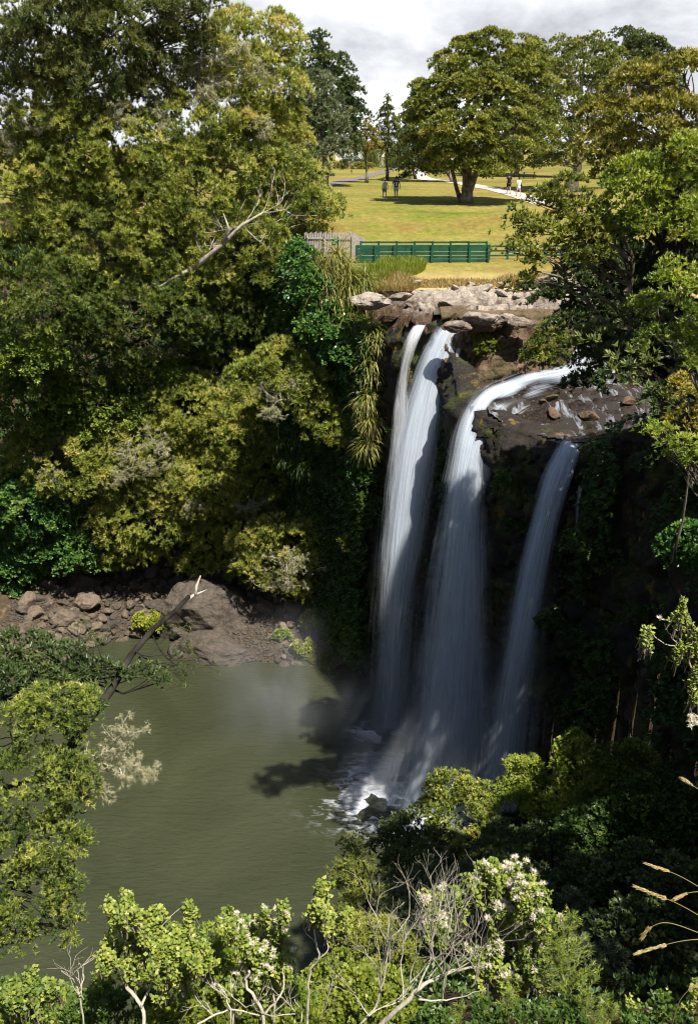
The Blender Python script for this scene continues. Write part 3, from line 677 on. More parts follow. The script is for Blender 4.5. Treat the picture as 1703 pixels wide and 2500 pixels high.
def ribbon(st, mat, nl=3, nu=30, nv=130, bulge=0.35, gap=0.22, d0=1.0, d1=1.0, prof=0.5, name='water', parent=None, fade_in=0.02, fade_out=0.03, split=False):
    """st: stations (pxL, pyL, YL, pxR, pyR, YR[, dens]) down the fall; layered translucent sheets in one mesh"""
    Lp = spline([P(s[0], s[1], s[2]) for s in st], nv); Rp = spline([P(s[3], s[4], s[5]) for s in st], nv)
    dn = np.interp(np.linspace(0, 1, nv), np.linspace(0, 1, len(st)), [min(1.0, 0.12 + (s[6] if len(s) > 6 else 1.0)) for s in st])
    Vs, Fs, U, D = [], [], [], []; u = np.linspace(0, 1, nu); c = (Lp + Rp) / 2; ln = np.concatenate([[0], np.cumsum(np.linalg.norm(np.diff(c, axis=0), axis=1))])
    for k in range(nl):
        uw = u * 1.42 - 0.21; p = Lp[:, None] * (1 - uw)[None, :, None] + Rp[:, None] * uw[None, :, None]
        steep = np.clip(np.abs(np.gradient(c[:, 2]) / (np.linalg.norm(np.gradient(c, axis=0), axis=1) + 1e-6)), 0, 1)[:, None]
        jj = vnoise(np.stack([np.broadcast_to(u * 6, (nv, nu)), np.broadcast_to((ln * 0.12)[:, None], (nv, nu)), np.full((nv, nu), k * 3.7)], -1))
        off = (bulge * np.sin(np.pi * u)[None] + gap * k + 0.16 * jj) * (0.15 + 0.85 * steep)
        p = p.copy(); p[..., 1] -= off; p[..., 2] += (0.05 + 0.06 * k + 0.05 * jj) * (1 - steep)
        e = np.minimum(u, 1 - u) * 2; e = (np.clip(e / 0.8, 0, 1)) ** (prof * 1.2)
        v = np.linspace(0, 1, nv); fd = np.clip(v / max(fade_in, 1e-3), 0, 1) * np.clip((1 - v) / max(fade_out, 1e-3), 0, 1)
        den = e[None] * (fd * dn * (d0 + (d1 - d0) * v))[:, None]
        if split: den = den * (1 - 0.75 * np.exp(-((u[None] - 0.62 - .06 * np.sin(v[:, None] * 40)) / 0.09) ** 2) * sst(0.42, 0.2, v[:, None])) * (0.80 + 0.25 * vnoise(np.stack([np.broadcast_to(u * 9, (nv, nu)), np.broadcast_to((ln * 1.1)[:, None], (nv, nu)), np.full((nv, nu), 3.3 + k)], -1)) * sst(0.5, 0.2, v[:, None]))
        n0 = sum(len(q) for q in Vs); wob = 0.22 * vnoise(np.stack([ln * 0.9, ln * 0 + k * 5.1, ln * 0], -1))[:, None] * (1 - steep * .7) ; p[..., 2] += wob * (1 - steep); p[..., 0] += 0.25 * wob; Vs.append(p.reshape(-1, 3)); D.append(den.ravel())
        wd = np.linalg.norm(Rp - Lp, axis=1)
        U.append(np.stack([np.broadcast_to(u * 1.0 + k * 3.31, (nv, nu)).ravel(), np.broadcast_to(ln[:, None] + k * 11, (nv, nu)).ravel()], 1))
        q = np.arange(nv - 1)[:, None] * nu + np.arange(nu - 1)[None] + n0
        Fs.append(np.stack([q, q + 1, q + nu + 1, q + nu], -1).reshape(-1, 4))
    return np_mesh(name, np.concatenate(Vs), np.concatenate(Fs), mat, parent, True, {'dens': ('POINT', np.concatenate(D))}, np.concatenate(U))
FM = fall_mat('falling_water', 12, 0.11, 0.31, 0.76, 0.93, (0.78, 0.86, 0.97)); FMs = fall_mat('thin_falling_water', 7, 0.3, 0.34, 0.66, 0.8); FMv = fall_mat('veil_water', 30, 0.12, 0.24, 0.86, 0.7, (0.78, 0.86, 0.97))
wl = empty('waterfall', tuple(P(1085, 795, 52.3)), 'tall narrow waterfall at the left, dropping from the pale rock shelf', 'waterfall', 'falls into the pool')
ribbon([(1078, 782, 53.0, 1130, 780, 53.2, 1), (1064, 800, 52.4, 1127, 792, 52.6, 1), (1030, 860, 52.0, 1112, 850, 52.2, .95), (1003, 930, 51.8, 1096, 905, 51.9, .85), (970, 1030, 51.5, 1084, 1010, 51.6, .72),
        (944, 1160, 51.2, 1064, 1160, 51.2, .68), (928, 1320, 51, 1038, 1320, 51, .64), (918, 1450, 50.7, 1018, 1450, 50.8, .52), (908, 1600, 50.5, 1004, 1600, 50.5, .40), (898, 1790, 50.1, 1000, 1790, 50.1, .38)], FM, prof=.7, parent=wl, name='main_stream')
ribbon([(1012, 790, 52.9, 1040, 788, 52.9, .9), (985, 835, 52.2, 1022, 835, 52.2, .55), (968, 900, 51.9, 1005, 900, 51.9, .45), (955, 1000, 51.7, 1000, 1000, 51.7, .6), (940, 1150, 51.5, 1000, 1150, 51.5, .5), (928, 1320, 51.2, 990, 1320, 51.2, .45), (915, 1550, 50.8, 980, 1550, 50.8, .4), (905, 1780, 50.3, 975, 1780, 50.3, .35)], FMs, 2, 16, 120, parent=wl, name='side_stream', fade_out=.2)
ribbon([(1125, 800, 52.5, 1140, 800, 52.5, .8), (1105, 860, 52, 1122, 860, 52, .6), (1085, 950, 51.6, 1102, 950, 51.6, .55), (1078, 1080, 51.4, 1096, 1080, 51.4, .4)], FMs, 2, 12, 60, parent=wl, name='side_stream', fade_out=.25)
wm = empty('waterfall', tuple(P(1180, 960, 47)), 'broad middle waterfall curving off the brown ledge in a thick white sweep', 'waterfall', 'falls into the pool')
ribbon([(1405, 882, 50.0, 1425, 945, 47.4, .6), (1320, 900, 49.6, 1340, 962, 47.0, .72), (1245, 918, 49.0, 1275, 980, 46.8, .8), (1180, 940, 48.2, 1232, 1005, 46.5, .88), (1132, 985, 47.2, 1206, 1040, 46.2, .95), (1102, 1055, 46.4, 1196, 1095, 45.9, .9), (1082, 1150, 45.8, 1190, 1175, 45.6, .85),
        (1060, 1260, 45.2, 1192, 1270, 45.2, .8), (1034, 1400, 44.7, 1200, 1400, 44.7, .8), (1008, 1550, 44.3, 1208, 1550, 44.3, .78), (986, 1700, 43.9, 1214, 1700, 43.9, .76), (964, 1850, 43.5, 1222, 1850, 43.5, .78), (940, 1975, 43.1, 1232, 1975, 43.1, .8)], FM, 3, 34, 170, prof=.75, split=True, parent=wm, name='main_stream')
ribbon([(1290, 985, 46.9, 1300, 1003, 46.6, .25), (1250, 1003, 46.7, 1262, 1028, 46.4, .5), (1205, 1040, 46.4, 1225, 1062, 46.2, .7), (1170, 1100, 46.0, 1205, 1120, 46.0, .8), (1150, 1190, 45.6, 1198, 1200, 45.6, .55), (1140, 1350, 45.0, 1196, 1350, 45.0, .4)], FMs, 2, 16, 90, parent=wm, name='side_stream', fade_out=.3)
ribbon([(1085, 1300, 44.9, 1200, 1300, 45, .3), (1050, 1500, 44.2, 1200, 1500, 44.3, .5), (1010, 1700, 43.6, 1205, 1700, 43.6, .65), (980, 1850, 43.2, 1215, 1850, 43.2, .75), (940, 1985, 42.6, 1225, 1985, 42.6, .85)], FMv, 2, 20, 70, .6, parent=wm, name='spray_veil', fade_in=.35)
wr = empty('waterfall', tuple(P(1380, 1090, 43)), 'slim bluish waterfall on the right, in the shade of the gorge wall', 'waterfall', 'falls into the pool')
ribbon([(1362, 1078, 43.6, 1425, 1085, 43.4, .8), (1348, 1098, 43.0, 1408, 1108, 42.9, .95), (1316, 1160, 42.5, 1388, 1170, 42.4, .9), (1292, 1240, 42.2, 1365, 1250, 42.1, .78), (1264, 1340, 41.9, 1346, 1350, 41.8, .72), (1240, 1450, 41.6, 1328, 1460, 41.5, .66), (1212, 1600, 41.2, 1306, 1600, 41.1, .6),
        (1190, 1750, 40.9, 1284, 1750, 40.8, .56), (1165, 1960, 40.5, 1268, 1960, 40.4, .55)], FM, 3, 24, 150, prof=.8, parent=wr, name='main_stream')
ribbon([(1412, 1180, 42.3, 1422, 1180, 42.3, .8), (1402, 1240, 42.1, 1412, 1240, 42.1, .6), (1398, 1330, 41.9, 1408, 1330, 41.9, .5), (1392, 1430, 41.7, 1402, 1430, 41.7, .3)], FMs, 1, 8, 50, parent=wr, name='side_stream', fade_out=.3)
ribbon([(1300, 1200, 42.6, 1400, 1200, 42.5, .2), (1255, 1400, 42, 1360, 1400, 41.9, .35), (1205, 1600, 41.4, 1330, 1600, 41.3, .5), (1170, 1800, 40.9, 1310, 1800, 40.8, .6), (1140, 1980, 40.3, 1300, 1980, 40.2, .6)], FMv, 2, 20, 70, .5, parent=wr, name='spray_veil', fade_in=.3)
ribbon([(945, 1100, 51.8, 1085, 1100, 51.8, .2), (920, 1350, 51.3, 1050, 1350, 51.3, .4), (900, 1600, 50.7, 1030, 1600, 50.7, .5), (885, 1790, 50.2, 1025, 1790, 50.2, .5)], FMv, 2, 20, 70, .4, parent=wl, name='spray_veil', fade_in=.3)
wc = empty('cascade', tuple(P(1390, 820, 52)), 'short white cascade half hidden behind the overhanging branches at the right', 'waterfall')
ribbon([(1355, 800, 53.0, 1400, 795, 53.3, .6), (1362, 840, 52.1, 1440, 830, 52.2, .55), (1370, 880, 51.4, 1470, 880, 51.4, .5), (1375, 915, 50.0, 1480, 915, 50.0, .4)], FM, 2, 22, 60, parent=wc, name='main_stream')
ribbon([(1440, 800, 53.0, 1500, 795, 53.3, .6), (1450, 870, 51.9, 1530, 870, 52.0, .5), (1450, 950, 50.2, 1540, 960, 50.0, .5), (1440, 1000, 47.5, 1520, 1000, 47.0, .5)], FM, 2, 22, 60, parent=wc, name='side_stream')
ribbon([(1283, 790, 52.2, 1292, 790, 52.2, .7), (1280, 850, 51.8, 1290, 850, 51.8, .6), (1276, 905, 51.6, 1288, 905, 51.6, .5)], FMs, 1, 8, 40, parent=wc, name='trickle')
# shallow water over the ledges
def sheet_mat(name, base, sc, lo, hi, col=(0.8, 0.84, 0.9), rot=0.0, glossy=True):
    m, n, l = nmat(name); mp = n.new('ShaderNodeMapping'); mp.inputs['Scale'].default_value = sc; mp.inputs['Rotation'].default_value = (0, 0, rot); l.new(posn(n), mp.inputs['Vector'])
    f = noise_node(n, l, mp.outputs[0], 1.0, 6, 0.62, 0.8); a = n.new('ShaderNodeAttribute'); a.attribute_name = 'dens'
    f = mathn(n, l, 'ADD', f, mathn(n, l, 'MULTIPLY', mathn(n, l, 'SUBTRACT', a.outputs['Fac'], 0.5), 0.4))
    al = ramp(n, l, f, [(lo, (0, 0, 0)), (hi, (1, 1, 1))])
    al = mathn(n, l, 'MULTIPLY', al, ramp(n, l, a.outputs['Fac'], [(0.0, (0, 0, 0)), (0.3, (1, 1, 1))]))
    d = n.new('ShaderNodeBsdfDiffuse'); d.inputs[0].default_value = (*col, 1)
    if glossy:
        g_ = princ(n, l, base, 0.12, 0.6, bump(n, l, f, 0.5, 0.04)); b_ = g_.outputs[0]
    else: b_ = n.new('ShaderNodeBsdfTransparent').outputs[0]
    x = n.new('ShaderNodeMixShader'); l.new(al, x.inputs[0]); l.new(b_, x.inputs[1]); l.new(d.outputs[0], x.inputs[2]); finish(n, l, x.outputs[0]); return m
def lsheet(name, xs_, ys_, zf, mat, dens, keep=None):
    o = grid_mesh(name, xs_, ys_, zf, mat, keep); v = np.empty(len(o.data.vertices) * 3, np.float32); o.data.vertices.foreach_get('co', v); v = v.reshape(-1, 3)
    a = o.data.attributes.new('dens', 'FLOAT', 'POINT'); a.data.foreach_set('value', dens(v).astype(np.float32)); return o
kp = lambda c: ~inside(c[:, :2], RIM)
lsheet('ledge_water', np.arange(7, 16.5, .2), np.arange(43, 52, .2), lambda x, y: 21.90 + 0.05 * (y - 48) + 0.05 * (x - 8) - 0.9 * sst(48.2, 44.6, y) * sst(6.4, 8.6, x),
       sheet_mat('shallow_ledge_water', (0.04, 0.032, 0.024), (3.6, 0.9, 1), 0.47, 0.86, (0.55, 0.6, 0.7), rot=0.7), lambda v: np.full(len(v), 0.36), kp)
def fd(v):
    r = np.zeros(len(v))
    for (px, py, rx, ry, k) in ((960, 1900, 2.5, 2.4, 1.3), (925, 1955, 2.2, 1.8, 1.05), (925, 1790, 1.5, 1.0, 1.1), (1010, 1965, 3.4, 2.2, 1.3)):
        g_ = G(px, py); r = np.maximum(r, k * np.exp(-(((v[:, 0] - g_[0]) / rx) ** 2 + ((v[:, 1] - g_[1]) / ry) ** 2)))
    return r
lsheet('churned_water', np.arange(-6, 12, .25), np.arange(36, 56, .25), lambda x, y: x * 0 + 0.03 + 0.05 * fbm(np.stack([x, y, x * 0], -1), 2), sheet_mat('foam', (0, 0, 0), (1.3, 2.6, 1), 0.36, 0.74, (0.88, 0.92, 1.0), 0.5, False), fd)

# ------------------------------------------------------------------ trees beyond the fence
def hit(px, py): return ground_hit(px, py)
LG = 'trees on the park lawn'
def lawn_tree(label, base_px, top_px, spec, r0, mat, name='broad_tree', **kw):
    b = hit(*base_px); b[2] -= .1; Y = b[1]; sp = [(s[0], s[1], Y + s[2], s[3], s[4]) for s in spec]
    t = P(top_px[0], top_px[1], Y + 0.3)
    kw.setdefault('pad', 1.0); kw.setdefault('leaf', 0.22); kw.setdefault('w', 0.34); kw.setdefault('cover', 3.6); kw.setdefault('k', 7)
    return tree(name, label, 'tree', sp, b, t, r0, mat, group=LG, **kw)
lawn_tree('big rounded tree in the middle of the lawn with its shadow under it', (1135, 495), (1150, 300),
    [(1130, 165, 1, 75, 62), (1195, 130, 1, 70, 48), (1262, 145, 2, 62, 50), (1075, 235, 0, 66, 58), (1165, 240, -1, 85, 70), (1265, 235, 1, 85, 75), (1050, 320, 0, 62, 58), (1130, 330, -3, 92, 60), (1230, 330, -2, 88, 62),
     (1020, 385, 2, 42, 42), (1180, 405, -3, 72, 38), (1095, 395, -1, 60, 32), (1300, 300, 1, 55, 60)], 0.85, 'olive', name='totara_tree', bark='bark', hue=0.40, flat=0.42)
_b = bpy.data.objects['totara_tree']; _q = np.array(_b.location)
mb = MB(); mb.tube([_q + np.array([-.25, 0, -.1]), _q + np.array([-.75, .1, 1.2]), _q + np.array([-1.15, .3, 2.6]), _q + np.array([-1.7, .5, 4.2])], [.24, .17, .15, .10], 9); mb.tube([_q + np.array([.2, .1, .6]), _q + np.array([.75, .1, 2.2]), _q + np.array([1.6, .2, 4.4])], [.3, .22, .14], 9)
mb.tube([_q + np.array([0, 0, 1.0]), _q + np.array([.15, -.2, 2.6]), _q + np.array([.5, -.8, 4.6])], [.4, .26, .16], 9); mb.build('side_stem', M['bark'], _b, True)
lawn_tree('leaning tree just behind the big rounded tree, its dark boughs hanging low', (1108, 445), (1050, 330),
    [(1000, 395, 0, 42, 40), (1030, 350, 1, 50, 50), (1015, 275, 4, 32, 55), (1020, 235, 4, 20, 38), (1080, 380, 1, 50, 45)], 0.5, 'needle_dark', name='totara_tree', hue=0.5)
lawn_tree('tree over the picnic table, right of the big rounded tree', (1260, 432), (1285, 280),
    [(1290, 160, 4, 60, 50), (1335, 215, 3, 50, 60), (1300, 280, 2, 60, 60), (1340, 330, 1, 55, 50), (1270, 370, 0, 60, 35), (1340, 380, 0, 48, 26), (1240, 220, 4, 60, 60), (1205, 390, 2, 40, 28)], 0.5, 'olive', name='totara_tree', hue=0.3, flat=0.42)
lawn_tree('slim tree whose trunk shows between the big tree and the picnic table', (1197, 432), (1200, 330), [(1200, 330, 2, 55, 40), (1190, 380, 1, 40, 22)], 0.4, 'needle_dark', name='totara_tree')
lawn_tree('tall open tree with a thick forked trunk at the right of the lawn', (1396, 468), (1420, 250),
    [(1375, 125, 2, 42, 26), (1430, 120, 2, 45, 28), (1480, 135, 3, 40, 24), (1400, 185, 1, 72, 40), (1465, 200, 2, 60, 45), (1385, 255, 0, 55, 36), (1450, 280, 1, 55, 34), (1370, 325, -1, 50, 34), (1440, 350, 0, 50, 28), (1395, 385, -1, 55, 22), (1335, 400, 0, 32, 16), (1490, 330, 2, 50, 40)],
    0.85, 'olive', name='totara_tree', bark='bark_pale', hue=0.3, cover=2.5, pad=0.9)
lawn_tree('dark tall tree behind the open tree, topping the right skyline', (1530, 440), (1535, 230),
    [(1530, 110, 6, 50, 32), (1575, 125, 6, 45, 30), (1600, 150, 6, 45, 32), (1545, 170, 6, 65, 45), (1510, 230, 6, 60, 50), (1600, 220, 6, 60, 50), (1560, 300, 5, 80, 60)], 0.6, 'needle_dark', name='totara_tree', hue=0.55)
def far_tree(name, label, px, py_base, Y, rows, mat, r0=0.4, **kw):
    b = P(px, py_base, Y); b[2] = Hpt(b[0], Y) - 0.1
    sp = [(r[0], r[1], Y + (r[4] if len(r) > 4 else 0), r[2], r[3]) for r in rows]
    kw.setdefault('pad', 1.1); kw.setdefault('leaf', 0.30); kw.setdefault('w', 0.34); kw.setdefault('cover', 2.8); kw.setdefault('k', 6)
    return tree(name, label, 'tree', sp, b, P(px, rows[0][1], Y), r0, mat, group='trees at the far side of the park', **kw)
far_tree('pine_tree', 'tall dark pine sloping down to the right behind the grey-green tree', 790, 400, 104, [(775, 120, 24, 26), (770, 165, 48, 40), (815, 175, 40, 30), (780, 230, 70, 55), (845, 225, 38, 30), (810, 290, 78, 50), (862, 285, 32, 28), (830, 345, 62, 40), (780, 340, 60, 50)], 'needle_dark', 0.6, hue=0.45)
far_tree('conifer', 'small dark cone-shaped conifer between the pine and the big rounded tree', 945, 392, 118, [(945, 244, 4, 10), (945, 258, 10, 14), (944, 276, 18, 16), (945, 298, 25, 18), (946, 322, 32, 20), (945, 348, 38, 20), (944, 368, 40, 14)], 'needle_dark', 0.3, hue=0.75, pad=0.45, leaf=0.22, rag=0.05)
far_tree('conifer', 'low golden conifer at the foot of the dark pine', 895, 392, 112, [(897, 312, 14, 16), (896, 332, 26, 16), (890, 355, 40, 18), (870, 365, 30, 14)], 'gold', 0.3, pad=0.5, leaf=0.22)
far_tree('conifer', 'narrow dark conifer showing above the left shoulder of the big rounded tree', 1015, 392, 124, [(1022, 222, 10, 20), (1020, 258, 18, 24), (1012, 300, 26, 28), (1005, 345, 28, 24)], 'needle_dark', 0.3, pad=0.45, leaf=0.22)
far_tree('distant_tree', 'low dark tree far behind the parked car', 700, 395, 150, [(690, 330, 60, 50), (750, 350, 60, 40), (640, 330, 60, 60)], 'needle_dark', 0.4)
far_tree('distant_tree', 'low dark tree far behind the trunk of the leaning tree', 1090, 392, 165, [(1060, 372, 50, 18), (1120, 374, 45, 16), (1180, 372, 50, 18)], 'needle_dark', 0.4)
far_tree('distant_tree', 'low pale tree far behind the open tree', 1490, 392, 170, [(1480, 366, 40, 14), (1540, 365, 40, 18), (1600, 364, 50, 22)], 'grey_leaf', 0.4)

# ------------------------------------------------------------------ left bank trees
def big(name, label, spec, base, top, r0, mat, **kw):
    kw.setdefault('pad', 0.72); kw.setdefault('leaf', 0.27); kw.setdefault('w', 0.13); kw.setdefault('cover', 2.9); kw.setdefault('k', 17); kw.setdefault('flat', 0.95); kw.setdefault('up', 0.35)
    kw.setdefault('group', 'trees crowding the left side of the gorge')
    return tree(name, label, 'tree', spec, base, top, r0, mat, **kw)
def gb(x, y, dz=-0.3): return np.array([x, y, Hpt(x, y) + dz])
tA = big('totara_tree', 'large yellow-green tree filling the upper left, over the gorge, with a pale bare limb', [(90, 300, 63, 150, 100), (250, 400, 64, 170, 130), (60, 480, 63, 150, 130), (230, 580, 64, 200, 140), (430, 500, 66, 180, 130), (590, 420, 68, 130, 110),
    (700, 470, 69, 100, 95), (560, 620, 67, 170, 130), (735, 570, 69, 62, 100), (795, 500, 69, 38, 30), (690, 700, 69, 105, 90), (640, 330, 70, 90, 60), (440, 330, 66, 110, 80), (150, 400, 64, 140, 110), (340, 490, 64, 120, 100), (130, 640, 64, 130, 100), (420, 640, 65, 130, 100), (820, 520, 66, 26, 24), (770, 520, 67, 44, 50)], gb(-27, 80), P(330, 380, 68), 0.75, 'needle', bark='bark_pale', hue=0.5)
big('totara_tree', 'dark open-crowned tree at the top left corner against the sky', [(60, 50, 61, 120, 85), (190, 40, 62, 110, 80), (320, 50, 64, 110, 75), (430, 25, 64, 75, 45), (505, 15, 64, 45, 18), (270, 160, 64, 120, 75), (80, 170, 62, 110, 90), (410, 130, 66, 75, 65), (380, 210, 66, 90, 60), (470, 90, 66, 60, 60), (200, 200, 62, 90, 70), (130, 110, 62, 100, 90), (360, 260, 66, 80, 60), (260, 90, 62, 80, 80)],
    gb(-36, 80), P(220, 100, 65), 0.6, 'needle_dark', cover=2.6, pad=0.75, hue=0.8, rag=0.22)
tC = big('totara_tree', 'lichen-hung tree with golden-green crown against the sky, left of the grey-green tree', [(580, 110, 69, 95, 62), (680, 115, 70, 62, 72), (520, 170, 67, 62, 70), (620, 210, 68, 110, 70), (695, 230, 70, 52, 85), (560, 290, 67, 90, 60), (690, 320, 69, 66, 60)],
    gb(-12, 90), P(600, 200, 70), 0.55, 'needle', leaf=0.24, pad=0.8, hue=0.6, bark='bark')
big('grey_tree', 'sparse grey-green tree between the lichen-hung tree and the dark pine', [(770, 245, 77, 50, 55), (800, 310, 77, 48, 55), (740, 330, 77, 60, 60), (800, 380, 76, 50, 40), (740, 410, 75, 60, 40)], gb(-6, 84), P(765, 300, 77), 0.4, 'grey_leaf', leaf=0.26, w=0.2, cover=1.9, pad=0.7, bark='bark_pale')
big('totara_tree', 'shaded tree in the middle of the left bank below the pale bare limb', [(90, 740, 61, 170, 140), (330, 760, 64, 170, 120), (520, 790, 67, 130, 100), (180, 900, 65, 170, 110), (650, 800, 69, 90, 80)], gb(-30, 78), P(250, 700, 67), 0.6, 'needle', hue=0.25)
big('totara_tree', 'broad sunlit tree overhanging the stony bank, reaching down to the big outcrop', [(470, 1010, 65.5, 120, 85), (590, 1070, 65.5, 115, 85), (330, 1100, 65.5, 150, 90), (480, 1190, 65.5, 160, 95), (640, 1180, 65.5, 95, 85), (170, 1130, 64.5, 170, 90), (350, 1270, 65.5, 150, 70), (560, 1300, 65.5, 120, 70), (700, 1250, 65.5, 60, 60), (520, 1370, 65.5, 100, 36), (300, 1350, 66, 110, 36), (610, 1390, 65, 60, 34)],
    gb(-16, 76), P(420, 1150, 67.5), 0.5, 'needle', hue=0.55, pad=0.66)
tD = big('totara_tree', 'low tree thick with pale twigs at the water end of the stony bank', [(700, 1310, 61, 80, 50), (780, 1370, 61, 60, 40), (650, 1380, 61.5, 80, 60), (720, 1430, 61.5, 60, 40), (815, 1385, 61, 26, 18), (815, 1345, 61, 36, 30), (775, 1300, 61, 40, 34), (620, 1330, 61.5, 60, 50)], np.array([-6.0, 64.5, 2.5]), P(660, 1380, 63), 0.3, 'needle', hue=0.6, cover=2.0, pad=0.55)
big('leafy_tree', 'dark glossy-leaved tree at the left edge above the rocks', [(60, 1230, 64, 110, 90), (120, 1330, 65, 110, 70), (40, 1390, 65, 80, 60), (230, 1350, 66, 90, 45)], gb(-27, 72), P(80, 1230, 65), 0.4, 'broad', leaf=0.20, w=0.5, tri=False, k=7, hue=0.5)
big('leafy_tree', 'pale green tree in the dappled shade at the left edge, halfway down', [(60, 980, 63, 130, 90), (230, 1010, 65, 130, 80), (60, 870, 60, 110, 70), (380, 930, 66, 90, 60)], gb(-36, 76), P(90, 930, 66), 0.4, 'needle_green', leaf=0.22, w=0.4, tri=False, k=7, hue=0.25)
big('totara_tree', 'yellow-green tree at the right end of the bank wall, above the low twiggy tree', [(680, 900, 57.5, 80, 60), (740, 960, 57.5, 62, 55), (790, 1030, 57.5, 60, 50), (620, 960, 57.5, 70, 60), (850, 1060, 57.5, 40, 45)], gb(-7, 70), P(700, 930, 63.5), 0.35, 'needle', hue=0.5)
big('leafy_shrub', 'dark green leafy shrub hanging beside the strap-leaved clump', [(790, 800, 57, 55, 48), (755, 700, 58, 50, 60), (740, 640, 59, 40, 40), (830, 880, 56.5, 40, 50)], gb(-3, 66), P(790, 780, 59), 0.15, 'broad', leaf=0.2, w=0.5, tri=False, k=7, group='shrubs on the gorge walls')
# the pale bare limb and the lichen
def px_path(pts): return [P(*p) for p in pts]
mb = MB(); tips = []
mb.tube(px_path([(380, 720, 64.1), (470, 655, 63.1), (540, 600, 62.6), (590, 550, 62.4), (640, 520, 62.3)]), [0.20, 0.18, 0.15, 0.11, 0.05], 8)
mb.tube(px_path([(540, 600, 62.6), (560, 560, 62.1), (545, 520, 62)]), [0.12, 0.08, 0.03], 6)
mb.tube(px_path([(460, 660, 63.1), (420, 680, 62.6), (390, 700, 62.1), (370, 690, 62.1)]), [0.12, 0.09, 0.06, 0.02], 6)
for q in ((590, 550, 62.4), (540, 600, 62.6), (500, 630, 62.9), (430, 690, 63.1), (640, 520, 62.3)):
    for j in range(3): twig_tree(mb, P(*q), unit(np.array([RNG.normal(0, .8), 0.3, RNG.normal(.2, .6)])), 1.5, 0.04, 2, tips, 0.7)
mb.build('bare_limb', M['bark_pale'], tA[0], True)
def lichen(parent, spots, n=26, ln=0.5, name='lichen'):
    """bare pale twigs with short hanging strands"""
    pos = []; mb = MB(); tips = []
    for (px, py, Y, rpx) in spots:
        c = P(px, py, Y); m = mpp(c); rr = rpx * m
        for j in range(7):
            p0 = c + RNG.normal(0, rr * .5, 3) * np.array([1.2, .4, .8]); t0 = []
            twig_tree(mb, p0, unit(RNG.normal(size=3) * np.array([1, .6, .7])), rr * RNG.uniform(.5, 1.0), 0.022 * rr ** .3, 2, t0, 0.9); tips += t0
            k = int(n * 0.8); q = p0 + RNG.normal(0, rr * .22, (k, 3)) * np.array([1.4, .6, .8]); pos.append(q)
    pos = np.concatenate(pos + [np.repeat(np.array([t[0] for t in tips]), 3, 0)]); pos = pos + RNG.normal(0, ln * .15, pos.shape)
    ax = unit(np.array([0, 0, -0.8]) + 0.9 * rdir(len(pos)))
    t = np.clip(RNG.normal(.5, .25, len(pos)), 0, 1); mb.build('dead_twigs', M['twig'], parent, True)
    emit_leaves(name, pos, ax, t, 7, ln * .55, ln * .05, 0.9, M['lichen'], parent, True)
lichen(tC[0], [(520, 150, 66, 38), (560, 190, 66, 34), (470, 165, 66, 22), (590, 130, 66.5, 22), (500, 230, 65.5, 20), (630, 190, 66.5, 22), (640, 300, 66, 18)], 30, 0.55)
lichen(tA[0], [(300, 290, 62, 32), (70, 290, 61, 26), (20, 350, 61, 24), (400, 300, 64, 22), (110, 300, 61, 18)], 16, 0.4)
lichen(tD[0], [(690, 1360, 59.5, 34), (740, 1385, 59.5, 34), (650, 1410, 60, 26), (790, 1380, 60, 20), (700, 1420, 60, 20)], 10, 0.35)
tL = [o for o in bpy.data.objects if o.get('label', '').startswith('broad sunlit tree over')][0]
lichen(tL, [(320, 1110, 62.5, 40), (370, 1150, 62.5, 36), (390, 1085, 62.5, 24), (300, 1160, 62.5, 24), (620, 1240, 63, 26), (110, 1165, 61.5, 22), (470, 1240, 62.5, 18)], 16, 0.42)
tY = [o for o in bpy.data.objects if o.get('label', '').startswith('yellow-green tree at')][0]
lichen(tY, [(690, 960, 56, 30), (665, 1000, 56, 24)], 10, 0.35)
tM = [o for o in bpy.data.objects if o.get('label', '').startswith('shaded tree in the')][0]
lichen(tM, [(60, 800, 59.5, 28), (150, 850, 61.5, 20), (480, 770, 64.5, 18), (380, 860, 64.5, 20), (30, 900, 60.5, 20)], 14, 0.4)

# strap-leaved clumps on the wall beside the falls
SG = 'strap-leaved plants on the gorge wall'
def strap(label, px, py, Y, n, Ln, mat='strap', rpx=40, wd=0.055, droop=1.9, tint=0.55, sgroup=SG, up=0.35):
    c = P(px, py, Y); m = mpp(c); rt = empty('strap_plant', tuple(c), label, 'plant', sgroup)
    n = int(n * 1.6); k = max(2, int(n / 34)); cc = c + RNG.normal(0, rpx * m * 0.5, (k, 3)) * np.array([1, 0.4, 1])
    b = cc[RNG.integers(0, k, n)] + RNG.normal(0, 0.05, (n, 3)); ax = np.tile(np.array([0.1, -0.55, up]), (n, 1))
    blades('leaves', b, ax, Ln, wd, mat, rt, 5, droop, tint, 0.25, 0.95)
    mb = MB(); mb.tube([c + np.array([0, .8, -0.5]), c + np.array([0, 0.3, -.1]), c], [0.12, 0.1, 0.06], 6); mb.build('root_stem', M['bark_dark'], rt, True); return rt
strap('largest strap-leaved clump, under the grey paling fence', 825, 690, 58.2, 620, 2.0, rpx=62, tint=.65)
strap('strap-leaved clump at the top of the wall just under the palings', 830, 640, 59.2, 160, 1.5, rpx=25, tint=.6)
strap('strap-leaved clump at the right side of the largest clump', 875, 690, 57.8, 200, 1.5, rpx=28, tint=.35)
strap('lower strap-leaved clump left of the light rocks', 860, 790, 57.2, 260, 1.5, rpx=42, tint=.3)
strap('strap-leaved clump nearest the top of the left fall', 910, 830, 56.0, 260, 1.3, rpx=36, tint=.45)
strap('hanging strap-leaved clump second from the top beside the left fall', 905, 900, 55.8, 180, 1.4, rpx=24, tint=.5)
strap('hanging yellow strap-leaved clump halfway down beside the left fall', 895, 975, 55.6, 150, 1.5, rpx=16, tint=.65)
